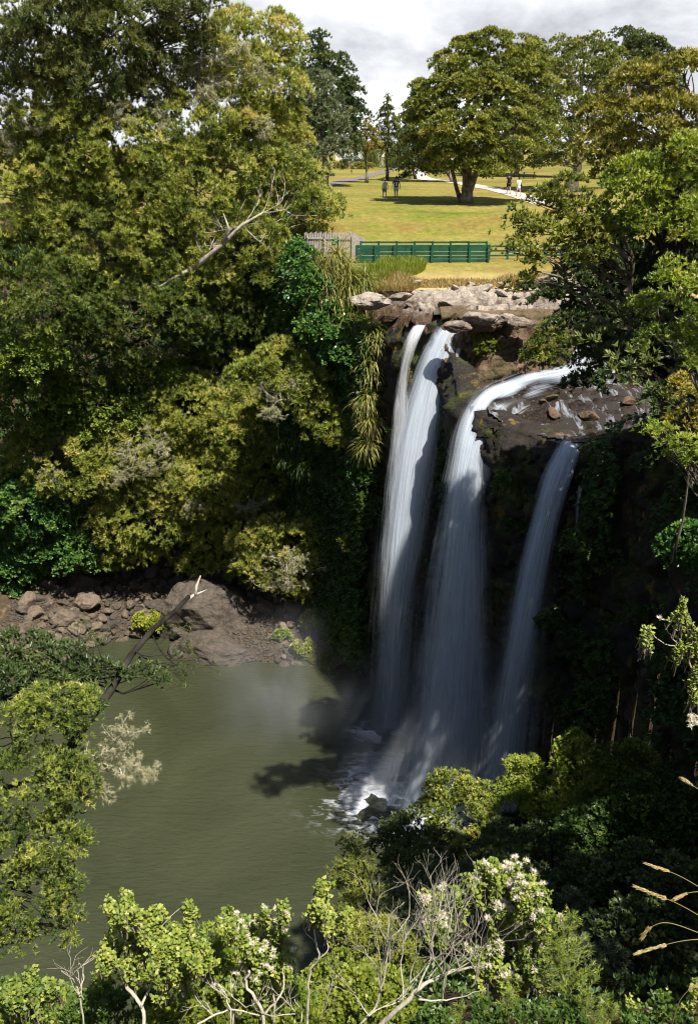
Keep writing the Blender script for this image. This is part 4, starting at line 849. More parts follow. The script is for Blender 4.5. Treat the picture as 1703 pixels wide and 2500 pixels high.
strap('hanging yellow strap-leaved clump third from the bottom beside the left fall', 905, 1030, 55.4, 130, 1.3, rpx=14, tint=.65)
strap('lowest hanging yellow strap-leaved clump beside the left fall', 893, 1085, 55.2, 130, 1.3, rpx=14, tint=.6)
strap('dark strap-leaved clump in the shade under the yellow-green tree', 690, 1080, 58.6, 300, 1.1, rpx=60, wd=.035, tint=.1, mat='fern')
strap('dark strap-leaved clump on the wall behind the low twiggy tree', 800, 1150, 58.8, 260, 1.0, rpx=70, wd=.035, tint=.1, mat='fern')
strap('dark strap-leaved clump high on the shaded wall left of the strap plants', 640, 1000, 58.8, 260, 1.0, rpx=70, wd=.035, tint=.15, mat='fern')

# undergrowth on the slopes of the gorge
def scatter_slope(name, n, x0, x1, y0, y1, mat, leaf, cond, k=7, w=0.5, tri=False, hue=0.3, lift=0.25):
    x = RNG.uniform(x0, x1, n); y = RNG.uniform(y0, y1, n); p = np.stack([x, y], 1); ok = inside(p, RIM) & ~inside(p, POOL); x, y = x[ok], y[ok]
    z = Hf(x, y); e = 0.25; gx = (Hf(x + e, y) - Hf(x - e, y)) / (2 * e); gy = (Hf(x, y + e) - Hf(x, y - e)) / (2 * e)
    nr = unit(np.stack([-gx, -gy, np.ones_like(x)], 1)); slope = np.sqrt(gx ** 2 + gy ** 2)
    rep_ = np.clip((np.sqrt(1 + slope ** 2)), 1, 9).astype(int); ok = cond(x, y, z)
    idx = np.repeat(np.arange(len(x))[ok], rep_[ok]); t = RNG.uniform(-0.2, 0.2, (len(idx), 2))
    X = x[idx] + t[:, 0]; Y = y[idx] + t[:, 1]; Z = z[idx] + gx[idx] * t[:, 0] + gy[idx] * t[:, 1]
    pos = np.stack([X, Y, Z], 1) + nr[idx] * RNG.uniform(0, lift * 3, (len(idx), 1)); ht = fbm(pos * 0.5, 2) * 0.25
    ax = unit(nr[idx] + np.array([0, 0, .6])); return emit_leaves(name, pos, ax, np.clip(hue + ht + RNG.normal(0, .1, len(idx)), 0, 1), k, leaf, leaf * w, 0.8, M[mat], None, tri, kind='stuff')
scatter_slope('undergrowth', 26000, -45, 1, 42, 86, 'broad', 0.26, lambda x, y, z: z > 3.0)
scatter_slope('undergrowth', 9000, -2, 17, 15, 34, 'fern', 0.16, lambda x, y, z: (z > 1.0), hue=0.3)
def cliff_veg(name, n, mat, leaf, zr, sr, hue=0.3, k=8, out=0.5, tri=False, w=0.4, thr=0.0, ylim=None):
    C = np.array(CLIFF, float); seg = np.linalg.norm(np.diff(C[:, :2], axis=0), axis=1); s = np.concatenate([[0], np.cumsum(seg)])
    ss = RNG.uniform(sr[0], sr[1], n) * s[-1]; q = np.stack([np.interp(ss, s, C[:, j]) for j in range(3)], 1); tg = unit(np.stack([np.interp(ss + .3, s, C[:, j]) - np.interp(ss - .3, s, C[:, j]) for j in range(2)], 1))
    nr = np.stack([tg[:, 1], -tg[:, 0], np.zeros(n)], 1); z = RNG.uniform(zr[0], zr[1], n); ok = z < q[:, 2] + 0.3
    pos = np.stack([q[:, 0], q[:, 1], z], 1) + nr * RNG.uniform(0.1, out * 2, (n, 1)); ok &= vnoise(pos * 0.55) > thr; pos, nr = pos[ok], nr[ok]
    ax = unit(nr + np.array([0, 0, .1])); return emit_leaves(name, pos, ax, np.clip(hue + 0.3 * vnoise(pos * .6 + 4) + RNG.normal(0, .08, len(pos)), 0, 1), k, leaf, leaf * w, 0.7, M[mat], None, tri, droop=0.35, kind='stuff')
cliff_veg('wall_ferns', 42000, 'fern', 0.30, (1, 26.5), (0.0, 0.34), 0.25, 8, 0.8, thr=-0.55)
cliff_veg('wall_ferns', 6000, 'fern', 0.26, (4, 21), (0.30, 0.62), 0.15, 8, 0.35, thr=0.25)
cliff_veg('wall_ferns', 16000, 'fern', 0.28, (2, 28), (0.62, 1.0), 0.20, 8, 0.8, thr=-0.05)

WG = 'ferny bushes clinging to the gorge walls'
for lb, px, py, Y, rx, rz, mt in (('dull green fern clump low on the dark wall right of the right fall', 1340, 1520, 40.6, 26, 34, 'fern'), ('fern clump halfway up the dark wall beside the right fall', 1400, 1330, 39.6, 24, 30, 'fern'), ('broad-leaved bush on the shaded wall near the right edge', 1660, 1330, 30, 50, 60, 'broad'),
        ('small fern clump at the brink between the middle and right falls', 1215, 1180, 43.6, 18, 24, 'fern'), ('bushy fern on the wall under the hanging strap-leaved clumps', 880, 1150, 55.8, 30, 40, 'broad'), ('yellowish bush low on the wall left of the left fall', 870, 1330, 56.4, 34, 36, 'olive'), ('grey-green bush at the foot of the wall by the left fall', 885, 1560, 56.5, 36, 30, 'grey_leaf')):
    c = P(px, py, Y); m_ = mpp(c); tree('wall_bush', lb, 'bush', [(c, np.array([rx * m_, rx * m_ * .6, rz * m_])), (c + np.array([rx * m_ * .5, 0, -rz * m_ * .6]), np.array([rx * m_ * .7, rx * m_ * .5, rz * m_ * .6]))], c + np.array([0, rx * m_ * .7, -rz * m_]), c, 0.06, mt, pad=.35, leaf=.16, w=.4, cover=1.8, k=8, tri=False, hue=.35, group=WG, bark='bark_dark')

# ------------------------------------------------------------------ right rim trees
RG = 'trees along the right rim of the gorge'
def rt_(name, label, spec, base, top, r0, mat, **kw):
    kw.setdefault('pad', 0.5); kw.setdefault('leaf', 0.14); kw.setdefault('w', 0.27); kw.setdefault('cover', 2.9); kw.setdefault('k', 9)
    return tree(name, label, 'tree', spec, base, top, r0, mat, group=RG, **kw)
rt_('totara_tree', 'golden-green tree at the right edge, below the right skyline', [(1580, 215, 36, 90, 55), (1670, 200, 36, 70, 50), (1500, 290, 36, 70, 55), (1620, 310, 35, 110, 60), (1480, 370, 35.5, 70, 50), (1680, 380, 35, 60, 60), (1560, 400, 35, 80, 50)], np.array([17.5, 37, 26.3]), P(1640, 260, 36), 0.4, 'gold', hue=0.4, leaf=0.16, pad=0.55)
rt_('totara_tree', 'bright yellow-green tree in front of the golden-green tree at the right edge', [(1560, 440, 31, 80, 48), (1650, 400, 31, 75, 52), (1660, 480, 31, 75, 52), (1530, 500, 31, 62, 42), (1600, 540, 31, 80, 40), (1690, 560, 30, 45, 60)], np.array([13.2, 33.5, 24.0]), P(1620, 430, 32), 0.38, 'needle_green', hue=0.45, bark='bark_dark')
rt_('totara_tree', 'tree with long olive branches reaching left in front of the lawn', [(1330, 502, 31, 46, 32), (1385, 478, 31, 52, 38), (1250, 545, 30.5, 34, 24), (1320, 560, 30.5, 55, 34), (1410, 540, 31, 60, 46), (1270, 620, 30, 44, 30), (1300, 660, 30, 32, 26), (1265, 690, 30, 26, 16), (1450, 600, 31, 60, 44), (1370, 620, 30.5, 40, 26)],
    np.array([12.2, 35, 23.5]), P(1500, 540, 32.5), 0.30, 'olive', hue=0.4, bark='bark', cover=2.4, pad=0.42)
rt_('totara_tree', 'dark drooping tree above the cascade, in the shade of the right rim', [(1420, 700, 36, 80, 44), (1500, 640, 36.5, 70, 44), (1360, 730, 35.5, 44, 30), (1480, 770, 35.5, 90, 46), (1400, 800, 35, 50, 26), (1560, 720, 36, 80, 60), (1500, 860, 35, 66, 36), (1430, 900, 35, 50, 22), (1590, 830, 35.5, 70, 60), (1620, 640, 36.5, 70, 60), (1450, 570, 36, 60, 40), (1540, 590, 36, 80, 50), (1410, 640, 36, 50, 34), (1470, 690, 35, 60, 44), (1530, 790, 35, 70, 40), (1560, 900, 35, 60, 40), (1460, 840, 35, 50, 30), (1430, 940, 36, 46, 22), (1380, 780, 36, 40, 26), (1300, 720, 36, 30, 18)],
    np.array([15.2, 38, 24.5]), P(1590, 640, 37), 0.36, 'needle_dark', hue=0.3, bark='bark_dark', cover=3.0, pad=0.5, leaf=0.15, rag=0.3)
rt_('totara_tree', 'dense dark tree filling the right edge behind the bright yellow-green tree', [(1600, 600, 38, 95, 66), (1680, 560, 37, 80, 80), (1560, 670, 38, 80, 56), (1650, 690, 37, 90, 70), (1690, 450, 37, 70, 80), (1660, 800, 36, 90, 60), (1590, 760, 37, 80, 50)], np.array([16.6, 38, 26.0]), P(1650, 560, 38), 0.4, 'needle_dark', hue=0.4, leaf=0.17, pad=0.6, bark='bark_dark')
rt_('totara_tree', 'bright spray of green foliage close by at the right edge', [(1640, 690, 17, 75, 36), (1690, 760, 17, 60, 44), (1600, 740, 17.3, 50, 24), (1640, 830, 17, 56, 30), (1690, 880, 17, 40, 34)], np.array([8.6, 18, 21]), P(1760, 760, 17.5), 0.14, 'needle_green', hue=0.5, pad=0.28, leaf=0.08, cover=2.3, rag=0.3)
rt_('fern_branch_tree', 'flat fern-like green sprays sticking out at the right edge under the bright foliage', [(1620, 1050, 15, 44, 9), (1670, 1085, 15, 44, 12), (1690, 1120, 15, 40, 12), (1640, 1115, 15.2, 30, 6), (1600, 1040, 15.1, 26, 5)], np.array([8.8, 15.5, 20]), P(1740, 1090, 15.3), 0.08, 'needle_green', hue=0.45, pad=0.25, leaf=0.07, cover=3.0, flat=0.25)
rt_('leafy_shrub', 'reddish sunlit shrub on the bank at the right edge', [(1670, 1030, 24, 40, 30), (1690, 980, 24, 30, 40), (1650, 950, 25, 30, 30)], np.array([9.6, 25.5, 22.5]), P(1700, 1020, 24.5), 0.07, 'gold', hue=0.7, pad=0.3, leaf=0.1, cover=1.6)
rt_('round_shrub', 'round green shrub growing on the brown ledge in front of the cascade', [(1335, 850, 49.5, 48, 44), (1350, 810, 49.5, 34, 28), (1310, 880, 49.5, 34, 22)], np.array([10.2, 50, 21.8]), P(1335, 850, 49.6), 0.10, 'needle', hue=0.3, leaf=0.16, pad=0.4)
rt_('round_shrub', 'small lime tuft high on the brown rock face right of the left fall', [(1185, 850, 51.3, 26, 26), (1165, 825, 51.5, 16, 14)], P(1185, 860, 51.9), P(1185, 850, 51.6), 0.05, 'lime', hue=0.3, leaf=0.14, pad=0.25)
# tall trees just outside the frame on the right rim: they shade the gorge
for i, (x, y, z0, h, r) in enumerate([(20.5, 25, 27, 10, 3.6), (18.6, 18, 28, 11, 4.0), (15.5, 11, 28, 10, 3.6), (20, 32, 27, 11, 3.8), (13.8, 31.0, 24.5, 11, 3.7), (12.0, 15.3, 28, 11, 3.3)]):
    b = np.array([x, y, z0 - 1.0]); Bs = [(b + np.array([RNG.normal(0, r * .35), RNG.normal(0, r * .35), h * f]), np.array([r * q, r * q, r * q * .6])) for f, q in ((.35, .8), (.55, .95), (.75, .8), (.92, .55))]
    tree('totara_tree', ['tall dark tree on the right rim behind the bright foliage', 'tallest tree on the right rim', 'tall tree on the right rim closest to the lookout', 'tall tree on the right rim behind the golden-green tree', 'leafy tree on the right rim just outside the view', 'slim tall tree on the right rim beside the lookout slope'][i], 'tree', Bs, b, b + np.array([0, 0, h * .9]), 0.4, 'needle_dark', pad=1.0, leaf=0.22, w=.34, cover=3.2, k=9, group=RG, back_keep=1.0)

# ------------------------------------------------------------------ trees in the gorge bottom, right
BG = 'trees growing up the slope below the lookout'
def low(name, label, spec, mat, r0=0.16, base=None, **kw):
    kw.setdefault('pad', 0.5); kw.setdefault('leaf', 0.13); kw.setdefault('w', 0.27); kw.setdefault('cover', 2.8); kw.setdefault('k', 8); kw.setdefault('bark', 'bark_dark')
    c = P(*spec[0][:3]); b = base if base is not None else np.array([c[0], c[1] + .5, Hpt(c[0], c[1] + .5) - 0.3]); return tree(name, label, 'tree', spec, b, c, r0, mat, group=BG, **kw)
low('totara_tree', 'tree with lit tips directly in front of the foot of the middle fall', [(1105, 1930, 33, 62, 46), (1160, 1950, 33, 50, 40), (1070, 1990, 32.5, 60, 40), (1130, 2010, 32, 80, 50)], 'needle', hue=0.4)
low('totara_tree', 'small pointed sunlit tree second from the left below the right fall', [(1280, 1870, 33, 34, 30), (1280, 1910, 33, 52, 36), (1270, 1965, 32.5, 62, 40)], 'needle_green', hue=0.5)
low('totara_tree', 'tallest pointed sunlit tree below the right fall', [(1400, 1815, 32, 30, 30), (1405, 1850, 32, 50, 36), (1420, 1905, 32, 62, 44), (1380, 1960, 31.5, 70, 40)], 'needle_green', hue=0.55)
low('totara_tree', 'lit-topped tree to the right of the tallest pointed tree', [(1490, 1860, 31, 52, 40), (1540, 1850, 31, 46, 34), (1510, 1930, 30.5, 80, 50)], 'needle', hue=0.35)
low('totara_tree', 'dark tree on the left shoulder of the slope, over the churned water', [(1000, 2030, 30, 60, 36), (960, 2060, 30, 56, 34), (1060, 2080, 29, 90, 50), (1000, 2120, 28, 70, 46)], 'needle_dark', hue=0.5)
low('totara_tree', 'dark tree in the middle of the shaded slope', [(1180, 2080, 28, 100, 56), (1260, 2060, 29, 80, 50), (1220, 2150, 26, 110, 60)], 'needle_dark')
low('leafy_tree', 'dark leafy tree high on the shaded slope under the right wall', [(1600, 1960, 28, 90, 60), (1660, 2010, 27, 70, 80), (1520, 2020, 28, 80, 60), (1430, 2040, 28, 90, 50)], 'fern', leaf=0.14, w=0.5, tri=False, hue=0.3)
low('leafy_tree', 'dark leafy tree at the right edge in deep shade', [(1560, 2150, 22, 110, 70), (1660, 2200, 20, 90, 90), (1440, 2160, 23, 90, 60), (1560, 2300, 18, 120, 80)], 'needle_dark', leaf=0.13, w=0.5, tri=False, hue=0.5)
low('leafy_tree', 'dark fine-leaved tree behind the white-flowered shrub', [(1080, 2180, 24, 100, 50), (1000, 2210, 23, 80, 50), (1150, 2260, 21, 100, 60), (1320, 2230, 21, 110, 60), (1400, 2360, 17, 110, 70)], 'grey_leaf', leaf=0.11, w=0.25, hue=0.1)
low('willow_leaved_tree', 'olive narrow-leaved tree standing between the pool and the white-flowered shrub', [(868, 2085, 26, 26, 30), (870, 2150, 25, 52, 50), (900, 2230, 23, 76, 60), (850, 2280, 21, 52, 50), (930, 2320, 19, 90, 60)], 'olive', leaf=0.13, w=0.22, hue=0.4, cover=2.4)
low('small_leaved_bush', 'dense lime-olive bush at the bottom edge left of the dead grey branches', [(830, 2390, 9, 90, 46), (900, 2450, 8, 100, 60), (780, 2470, 8, 70, 50)], 'lime', leaf=0.05, w=0.5, pad=0.22, tri=False, hue=0.15, r0=0.05, k=6)

# ------------------------------------------------------------------ left foreground tree
FGt, FB, FP = tree('totara_tree', 'nearby tree hanging over the pool along the lower left edge', 'tree', [(50, 1800, 13.5, 130, 80), (150, 1740, 13.5, 90, 62), (60, 1930, 13, 140, 80), (170, 1900, 13, 70, 66), (70, 2060, 12.6, 120, 80), (165, 2020, 12.8, 60, 44), (80, 2180, 12.3, 95, 62), (160, 2160, 12.4, 46, 50),
    (175, 2270, 12.2, 30, 46), (40, 2280, 12.2, 60, 50)], P(-230, 2200, 13), P(20, 1850, 13.5), 0.20, 'needle', pad=0.24, leaf=0.07, w=0.2, cover=1.8, k=11, hue=0.30, group='nearby trees at the lookout', bark='bark_dark', rag=0.2)
lichen(FGt, [(290, 1800, 13.2, 34), (330, 1880, 13.2, 26), (260, 1850, 13.2, 30), (240, 1920, 13.1, 24), (365, 1890, 13.2, 14)], 26, 0.13)
tree('totara_tree', 'nearby dark shaded tree at the left edge in front of the stony bank', 'tree', [(40, 1590, 15, 90, 46), (130, 1620, 15, 80, 44), (60, 1680, 14.6, 110, 50), (200, 1650, 15, 50, 34), (230, 1700, 14.6, 46, 30), (290, 1650, 15, 26, 16), (350, 1640, 15.2, 20, 14), (390, 1665, 15.2, 12, 18), (250, 1640, 15, 30, 18)], P(-260, 1900, 15), P(20, 1640, 15), 0.18, 'needle_dark', pad=0.28, leaf=0.09, w=0.25, cover=2.3, k=9, hue=0.4, group='nearby trees at the lookout', bark='bark_dark', rag=0.25)
lt = empty('leaning_trunk', tuple(P(160, 1850, 14)), 'bare dark leaning trunk reaching from the lower left up across the pool', 'tree', 'nearby trees at the lookout')
mb = MB(); mb.tube(px_path([(150, 1860, 14), (215, 1760, 14.3), (268, 1690, 14.8), (320, 1600, 15.4), (375, 1535, 16), (430, 1490, 16.5), (462, 1455, 16.8)]), [0.095, 0.085, 0.075, 0.062, 0.052, 0.046, 0.04], 9); mb.build('trunk', M['bark_dark'], lt, True)
mb = MB(); mb.tube(px_path([(440, 1480, 16.6), (470, 1455, 16.9), (505, 1440, 17.1)]), [0.045, 0.032, 0.01], 7); mb.tube(px_path([(478, 1452, 16.9), (480, 1430, 17), (490, 1405, 17.1)]), [0.035, 0.028, 0.014], 7); mb.build('broken_top', M['bark_pale'], lt, True)
mb = MB(); tips = []
for q, dr in (((330, 1590, 15.4), (.6, -.2, -.5)), ((370, 1545, 16), (.5, -.1, -.6)), ((300, 1640, 15), (-.7, -.2, .5)), ((345, 1600, 15.5), (.7, 0, -.4))): twig_tree(mb, P(*q), unit(np.array(dr)), 0.55, 0.018, 3, tips, 0.6)
mb.build('side_twigs', M['bark_dark'], lt, True)
tp = np.array([t[0] for t in tips]); tp = np.repeat(tp, 4, 0) + RNG.normal(0, .04, (len(tp) * 4, 3)); emit_leaves('hanging_leaves', tp, np.tile(np.array([.1, 0, -1.0]), (len(tp), 1)), RNG.uniform(.2, .8, len(tp)), 6, 0.07, 0.012, 0.9, M['needle_dark'], lt, True)

# ------------------------------------------------------------------ foreground shrubs
FGR = 'shrubs along the foot of the lookout'
def px_tubes(mb, paths):
    for pts, r0, r1 in paths: 
        q = spline([P(*p) for p in pts], max(6, len(pts) * 4)); q = q + RNG.normal(0, 0.004, q.shape); mb.tube(q, np.linspace(r0, r1, len(q)) * 0.68, 7)
def shoots(root, tipspec, n_leaf, leaf, w, mat, name='foliage', ln=0.35, hue=0.5, stem=True, tuft=0, sd=.15):
    """upright leafy shoots: opposite round leaves stacked along short stems"""
    pos, ax, tt = [], [], []; mb = MB(); F_ = []; sp2 = []
    for (px, py, Y, rpx, rpy, n) in tipspec:
        if n < 16: sp2.append((px, py, Y, rpx, rpy, n)); continue
        kk = max(3, n // 9)
        for _ in range(kk): sp2.append((px + RNG.normal(0, rpx * .62), py + RNG.normal(0, rpy * .55), Y + RNG.normal(0, .12), rpx * .52, rpy * .46, max(3, n // kk)))
    tipspec = sp2
    for (px, py, Y, rpx, rpy, n) in tipspec:
        c = P(px, py, Y); m = mpp(c)
        for i in range(int(n * 1.7)):
            q = RNG.normal(0, 0.45, 2); tip = c + np.array([q[0] * rpx * m, RNG.normal(0, rpx * m * .4), q[1] * rpy * m]); d = unit(np.array([q[0] * .5, -.15, 1.0]) + RNG.normal(0, .25, 3)); L_ = ln * RNG.uniform(.6, 1.3)
            b = tip - d * L_; F_.append((tip, d, q[1]))
            if stem: mb.tube([b - np.array([0, 0, L_ * .3]), b + (tip - b) * .5, tip], [0.006, 0.005, 0.002], 4, False)
            k = int(n_leaf * RNG.uniform(.7, 1.2)); t = np.linspace(0.1, 1, k)[:, None]; pp = b + (tip - b) * t; a = np.arange(k) * 2.4; rd = np.stack([np.cos(a), np.sin(a), np.full(k, .35)], 1)
            pos.append(pp); ax.append(unit(rd)); tt.append(np.clip(hue + RNG.normal(0, sd) + RNG.normal(0, .08, k), 0, 1))
    emit_leaves(name, np.concatenate(pos), np.concatenate(ax), np.concatenate(tt), 2, leaf, leaf * w, 0.55, M[mat], root, False)
    if stem: mb.build('shoot_stems', M['bark'], root, True)
    return F_
def flowers(root, F_, frac, r=0.045, n=22, zmin=-9):
    pos, ax = [], []
    for tip, d, q in F_:
        if RNG.random() < frac and q > zmin:
            s = rdir(n); s[:, 2] = np.abs(s[:, 2]) * 1.1; pos.append(np.tile(tip + d * .01, (n, 1)) + s * r * .25); ax.append(unit(s))
    if pos: pos = np.concatenate(pos); emit_leaves('flower_heads', pos, np.concatenate(ax), RNG.uniform(0, 1, len(pos)), 3, r, r * .16, .35, M['petal'], root, True)
# 1 left shrub
s1 = empty('shrub', tuple(P(600, 2520, 5.4)), 'light-green shrub at the bottom left with twisting pale stems', 'shrub', FGR)
mb = MB(); px_tubes(mb, [([(640, 2560, 5.2), (640, 2470, 5.3), (600, 2400, 5.4), (610, 2370, 5.4)], .022, .014), ([(640, 2480, 5.3), (690, 2420, 5.4), (690, 2360, 5.5)], .015, .006), ([(345, 2560, 5.2), (350, 2470, 5.3), (305, 2400, 5.4), (310, 2375, 5.4)], .024, .018),
    ([(310, 2380, 5.4), (350, 2350, 5.5), (390, 2320, 5.5)], .015, .006), ([(345, 2460, 5.3), (370, 2400, 5.4), (360, 2370, 5.4)], .016, .008), ([(340, 2370, 5.4), (380, 2280, 5.5), (440, 2215, 5.6)], .009, .003), ([(300, 2380, 5.4), (280, 2300, 5.5), (300, 2240, 5.5)], .009, .003)]); mb.build('stems', M['twig'], s1, True)
F1 = shoots(s1, [(310, 2250, 5.5, 50, 50, 60), (370, 2280, 5.5, 60, 55, 75), (300, 2320, 5.4, 45, 40, 45), (440, 2290, 5.6, 50, 50, 55), (460, 2215, 5.6, 14, 24, 10), (310, 2195, 5.6, 14, 24, 8), (420, 2350, 5.4, 60, 45, 50)], 13, 0.034, .8, 'shrubleaf', ln=.15, hue=.55)
# 2 white-flowering centre shrub
s2 = empty('flowering_shrub', tuple(P(650, 2520, 5.6)), 'white-flowered shrub at the bottom, left of the thin bare-stemmed sapling', 'shrub', FGR)
F2 = shoots(s2, [(620, 2260, 5.9, 50, 50, 60), (665, 2250, 5.9, 30, 60, 45), (640, 2330, 5.8, 55, 50, 60), (600, 2390, 5.7, 60, 40, 45), (680, 2400, 5.7, 50, 60, 45)], 13, 0.032, .8, 'shrubleaf', ln=.15, hue=.45); flowers(s2, F2, .24, .026)
mb = MB(); px_tubes(mb, [([(660, 2560, 5.5), (670, 2450, 5.6), (650, 2380, 5.7), (640, 2300, 5.8)], .016, .006), ([(560, 2560, 5.5), (570, 2470, 5.6), (555, 2420, 5.6), (530, 2400, 5.6)], .014, .005)]); mb.build('stems', M['twig'], s2, True)
# 3 low bush mass behind
low('feathery_bush', 'soft feathery green bush filling the space between the two left shrubs', [(520, 2300, 6.6, 60, 40), (470, 2370, 6.4, 100, 50), (600, 2400, 6.3, 90, 50), (520, 2450, 6.1, 160, 46), (280, 2420, 6.2, 90, 40), (700, 2430, 6.2, 70, 50)], 'needle_green', leaf=0.05, pad=0.16, w=.2, hue=.45, r0=.03)
low('feathery_bush', 'dark green low bush between the dead white-twigged stem and the light-green shrub', [(230, 2470, 6.0, 70, 40), (330, 2480, 5.9, 90, 40), (180, 2500, 5.9, 60, 30)], 'fern', leaf=0.05, pad=0.16, w=.3, hue=.5, r0=.03)
low('small_leaved_bush', 'low yellow-green bush along the bottom edge under the white-flowered shrub', [(560, 2480, 5.7, 100, 34), (700, 2490, 5.7, 80, 34), (430, 2490, 5.7, 70, 30)], 'lime', leaf=0.04, pad=0.14, w=.5, hue=.1, r0=.03, tri=False, k=6)
low('leafy_bush', 'low dark green plants covering the ground along the bottom right edge', [(1120, 2500, 5.0, 90, 30), (1300, 2510, 5.0, 110, 30), (1480, 2510, 5.0, 110, 34), (1640, 2500, 5.0, 90, 40)], 'fern', leaf=0.035, pad=0.14, w=.55, hue=.35, r0=.02, tri=False, k=6)
# 4 sapling
s4 = empty('sapling', tuple(P(760, 2520, 5.2)), 'thin bare-stemmed sapling with a leafy top standing against the pool', 'sapling', FGR)
mb = MB(); px_tubes(mb, [([(745, 2560, 5.1), (752, 2450, 5.2), (757, 2370, 5.3), (778, 2340, 5.3), (768, 2290, 5.3), (770, 2260, 5.4)], .014, .009), ([(770, 2345, 5.3), (800, 2320, 5.3), (795, 2270, 5.4), (830, 2240, 5.4)], .008, .004), ([(768, 2300, 5.3), (745, 2270, 5.3), (738, 2235, 5.3)], .005, .002), ([(745, 2270, 5.3), (757, 2240, 5.3)], .004, .002), ([(770, 2270, 5.4), (782, 2210, 5.4), (790, 2160, 5.4)], .006, .003)]); mb.build('stem', M['twig'], s4, True)
F4 = shoots(s4, [(785, 2165, 5.4, 22, 26, 12), (770, 2205, 5.4, 32, 20, 16), (820, 2225, 5.4, 36, 22, 20), (790, 2235, 5.4, 26, 14, 10)], 11, .034, .8, 'shrubleaf', ln=.16, hue=.6)
# 5 main white-flowering shrub
s5 = empty('flowering_shrub', tuple(P(1230, 2560, 5.2)), 'largest white-flowered shrub at the bottom centre-right, over the dead grey branches', 'shrub', FGR)
F5 = shoots(s5, [(1150, 2160, 5.6, 46, 34, 40), (1220, 2150, 5.6, 60, 40, 60), (1290, 2190, 5.6, 60, 50, 65), (1190, 2240, 5.5, 60, 60, 80), (1270, 2290, 5.5, 70, 60, 85), (1210, 2340, 5.4, 46, 60, 55), (1260, 2400, 5.4, 60, 50, 55), (1330, 2240, 5.5, 26, 40, 20), (1040, 2190, 5.5, 16, 28, 14), (1070, 2180, 5.5, 16, 16, 8)], 15, .032, .85, 'shrubleaf', ln=.16, hue=.42); flowers(s5, F5, .28, .028)
mb = MB(); px_tubes(mb, [([(1200, 2560, 5.2), (1190, 2400, 5.3), (1215, 2300, 5.4), (1200, 2200, 5.5)], .018, .006), ([(1190, 2420, 5.3), (1120, 2280, 5.4), (1135, 2180, 5.5)], .012, .004), ([(1100, 2330, 5.4), (1050, 2260, 5.4), (1045, 2210, 5.5)], .008, .003)]); mb.build('stems', M['bark'], s5, True)
# 6 dead grey branches
s6 = empty('dead_branches', tuple(P(900, 2520, 4.9)), 'tangle of dead silvery-grey branches fanning up at the bottom centre', 'dead shrub', FGR)
mb = MB(); tips = []; px_tubes(mb, [([(900, 2530, 4.8), (985, 2450, 4.8), (1040, 2400, 4.85), (1110, 2370, 4.9), (1170, 2360, 4.9)], .030, .010)]); mb.build('main_branch', M['twig'], s6, True)
mb = MB(); px_tubes(mb, [([(870, 2510, 4.8), (920, 2450, 4.85), (945, 2330, 4.9), (950, 2240, 5.0), (985, 2205, 5.0)], .013, .004), ([(1010, 2430, 4.8), (1050, 2340, 4.9), (1055, 2260, 4.95), (1070, 2230, 5)], .012, .004),
    ([(985, 2450, 4.8), (980, 2340, 4.9), (990, 2250, 4.95)], .009, .003), ([(1040, 2400, 4.85), (1110, 2310, 4.9), (1160, 2270, 4.9)], .010, .003), ([(1020, 2440, 4.8), (1100, 2440, 4.8), (1190, 2410, 4.85)], .011, .003), ([(1060, 2390, 4.85), (1140, 2350, 4.9), (1165, 2290, 4.9)], .010, .003)])
for q in ((945, 2300, 4.9), (950, 2350, 4.9), (985, 2300, 4.9), (1052, 2300, 4.9), (1055, 2340, 4.9), (1100, 2320, 4.9), (1120, 2360, 4.9), (930, 2420, 4.85), (1000, 2400, 4.85), (1150, 2410, 4.85), (1080, 2440, 4.8), (900, 2480, 4.8)):
    for j in range(2): twig_tree(mb, P(*q), unit(np.array([RNG.normal(0.15, .35), RNG.normal(0, .2), 0.9])), 0.24, 0.006, 3, tips, 0.42, .8, .1)
mb.build('side_branches', M['twig'], s6, True)
# 7 dead twigs bottom left + bottom middle
for lb, pts, dirx in (('small dead white-twigged stem at the bottom left, left of the light-green shrub', [([(215, 2560, 5.2), (195, 2440, 5.3), (185, 2400, 5.4), (150, 2370, 5.4)], .013, .005), ([(195, 2430, 5.3), (205, 2380, 5.4), (195, 2350, 5.4)], .008, .003)], ((170, 2390, 5.4), (195, 2400, 5.35), (205, 2440, 5.3))),
        ('pale dead twigs spreading low along the bottom edge below the white-flowered shrub', [([(480, 2500, 5.2), (560, 2465, 5.3), (640, 2480, 5.3), (720, 2475, 5.3)], .012, .006), ([(570, 2540, 5.2), (555, 2440, 5.3), (530, 2400, 5.4)], .012, .004), ([(730, 2540, 5.2), (735, 2480, 5.3), (720, 2440, 5.3)], .010, .004)], ((520, 2480, 5.3), (560, 2440, 5.3), (600, 2460, 5.3), (660, 2480, 5.3), (720, 2470, 5.3), (780, 2490, 5.2)))):
    e = empty('dead_branches', tuple(P(*pts[0][0][0])), lb, 'dead shrub', FGR); mb = MB(); px_tubes(mb, pts); mb.build('main_stem', M['twig'], e, True); mb = MB(); tips = []
    for q in dirx:
        for j in range(2): twig_tree(mb, P(*q), unit(np.array([RNG.normal(0, .5), 0, .8])), 0.17, 0.005, 2, tips, 0.5, .75, .1)
    mb.build('twigs', M['twig'], e, True)
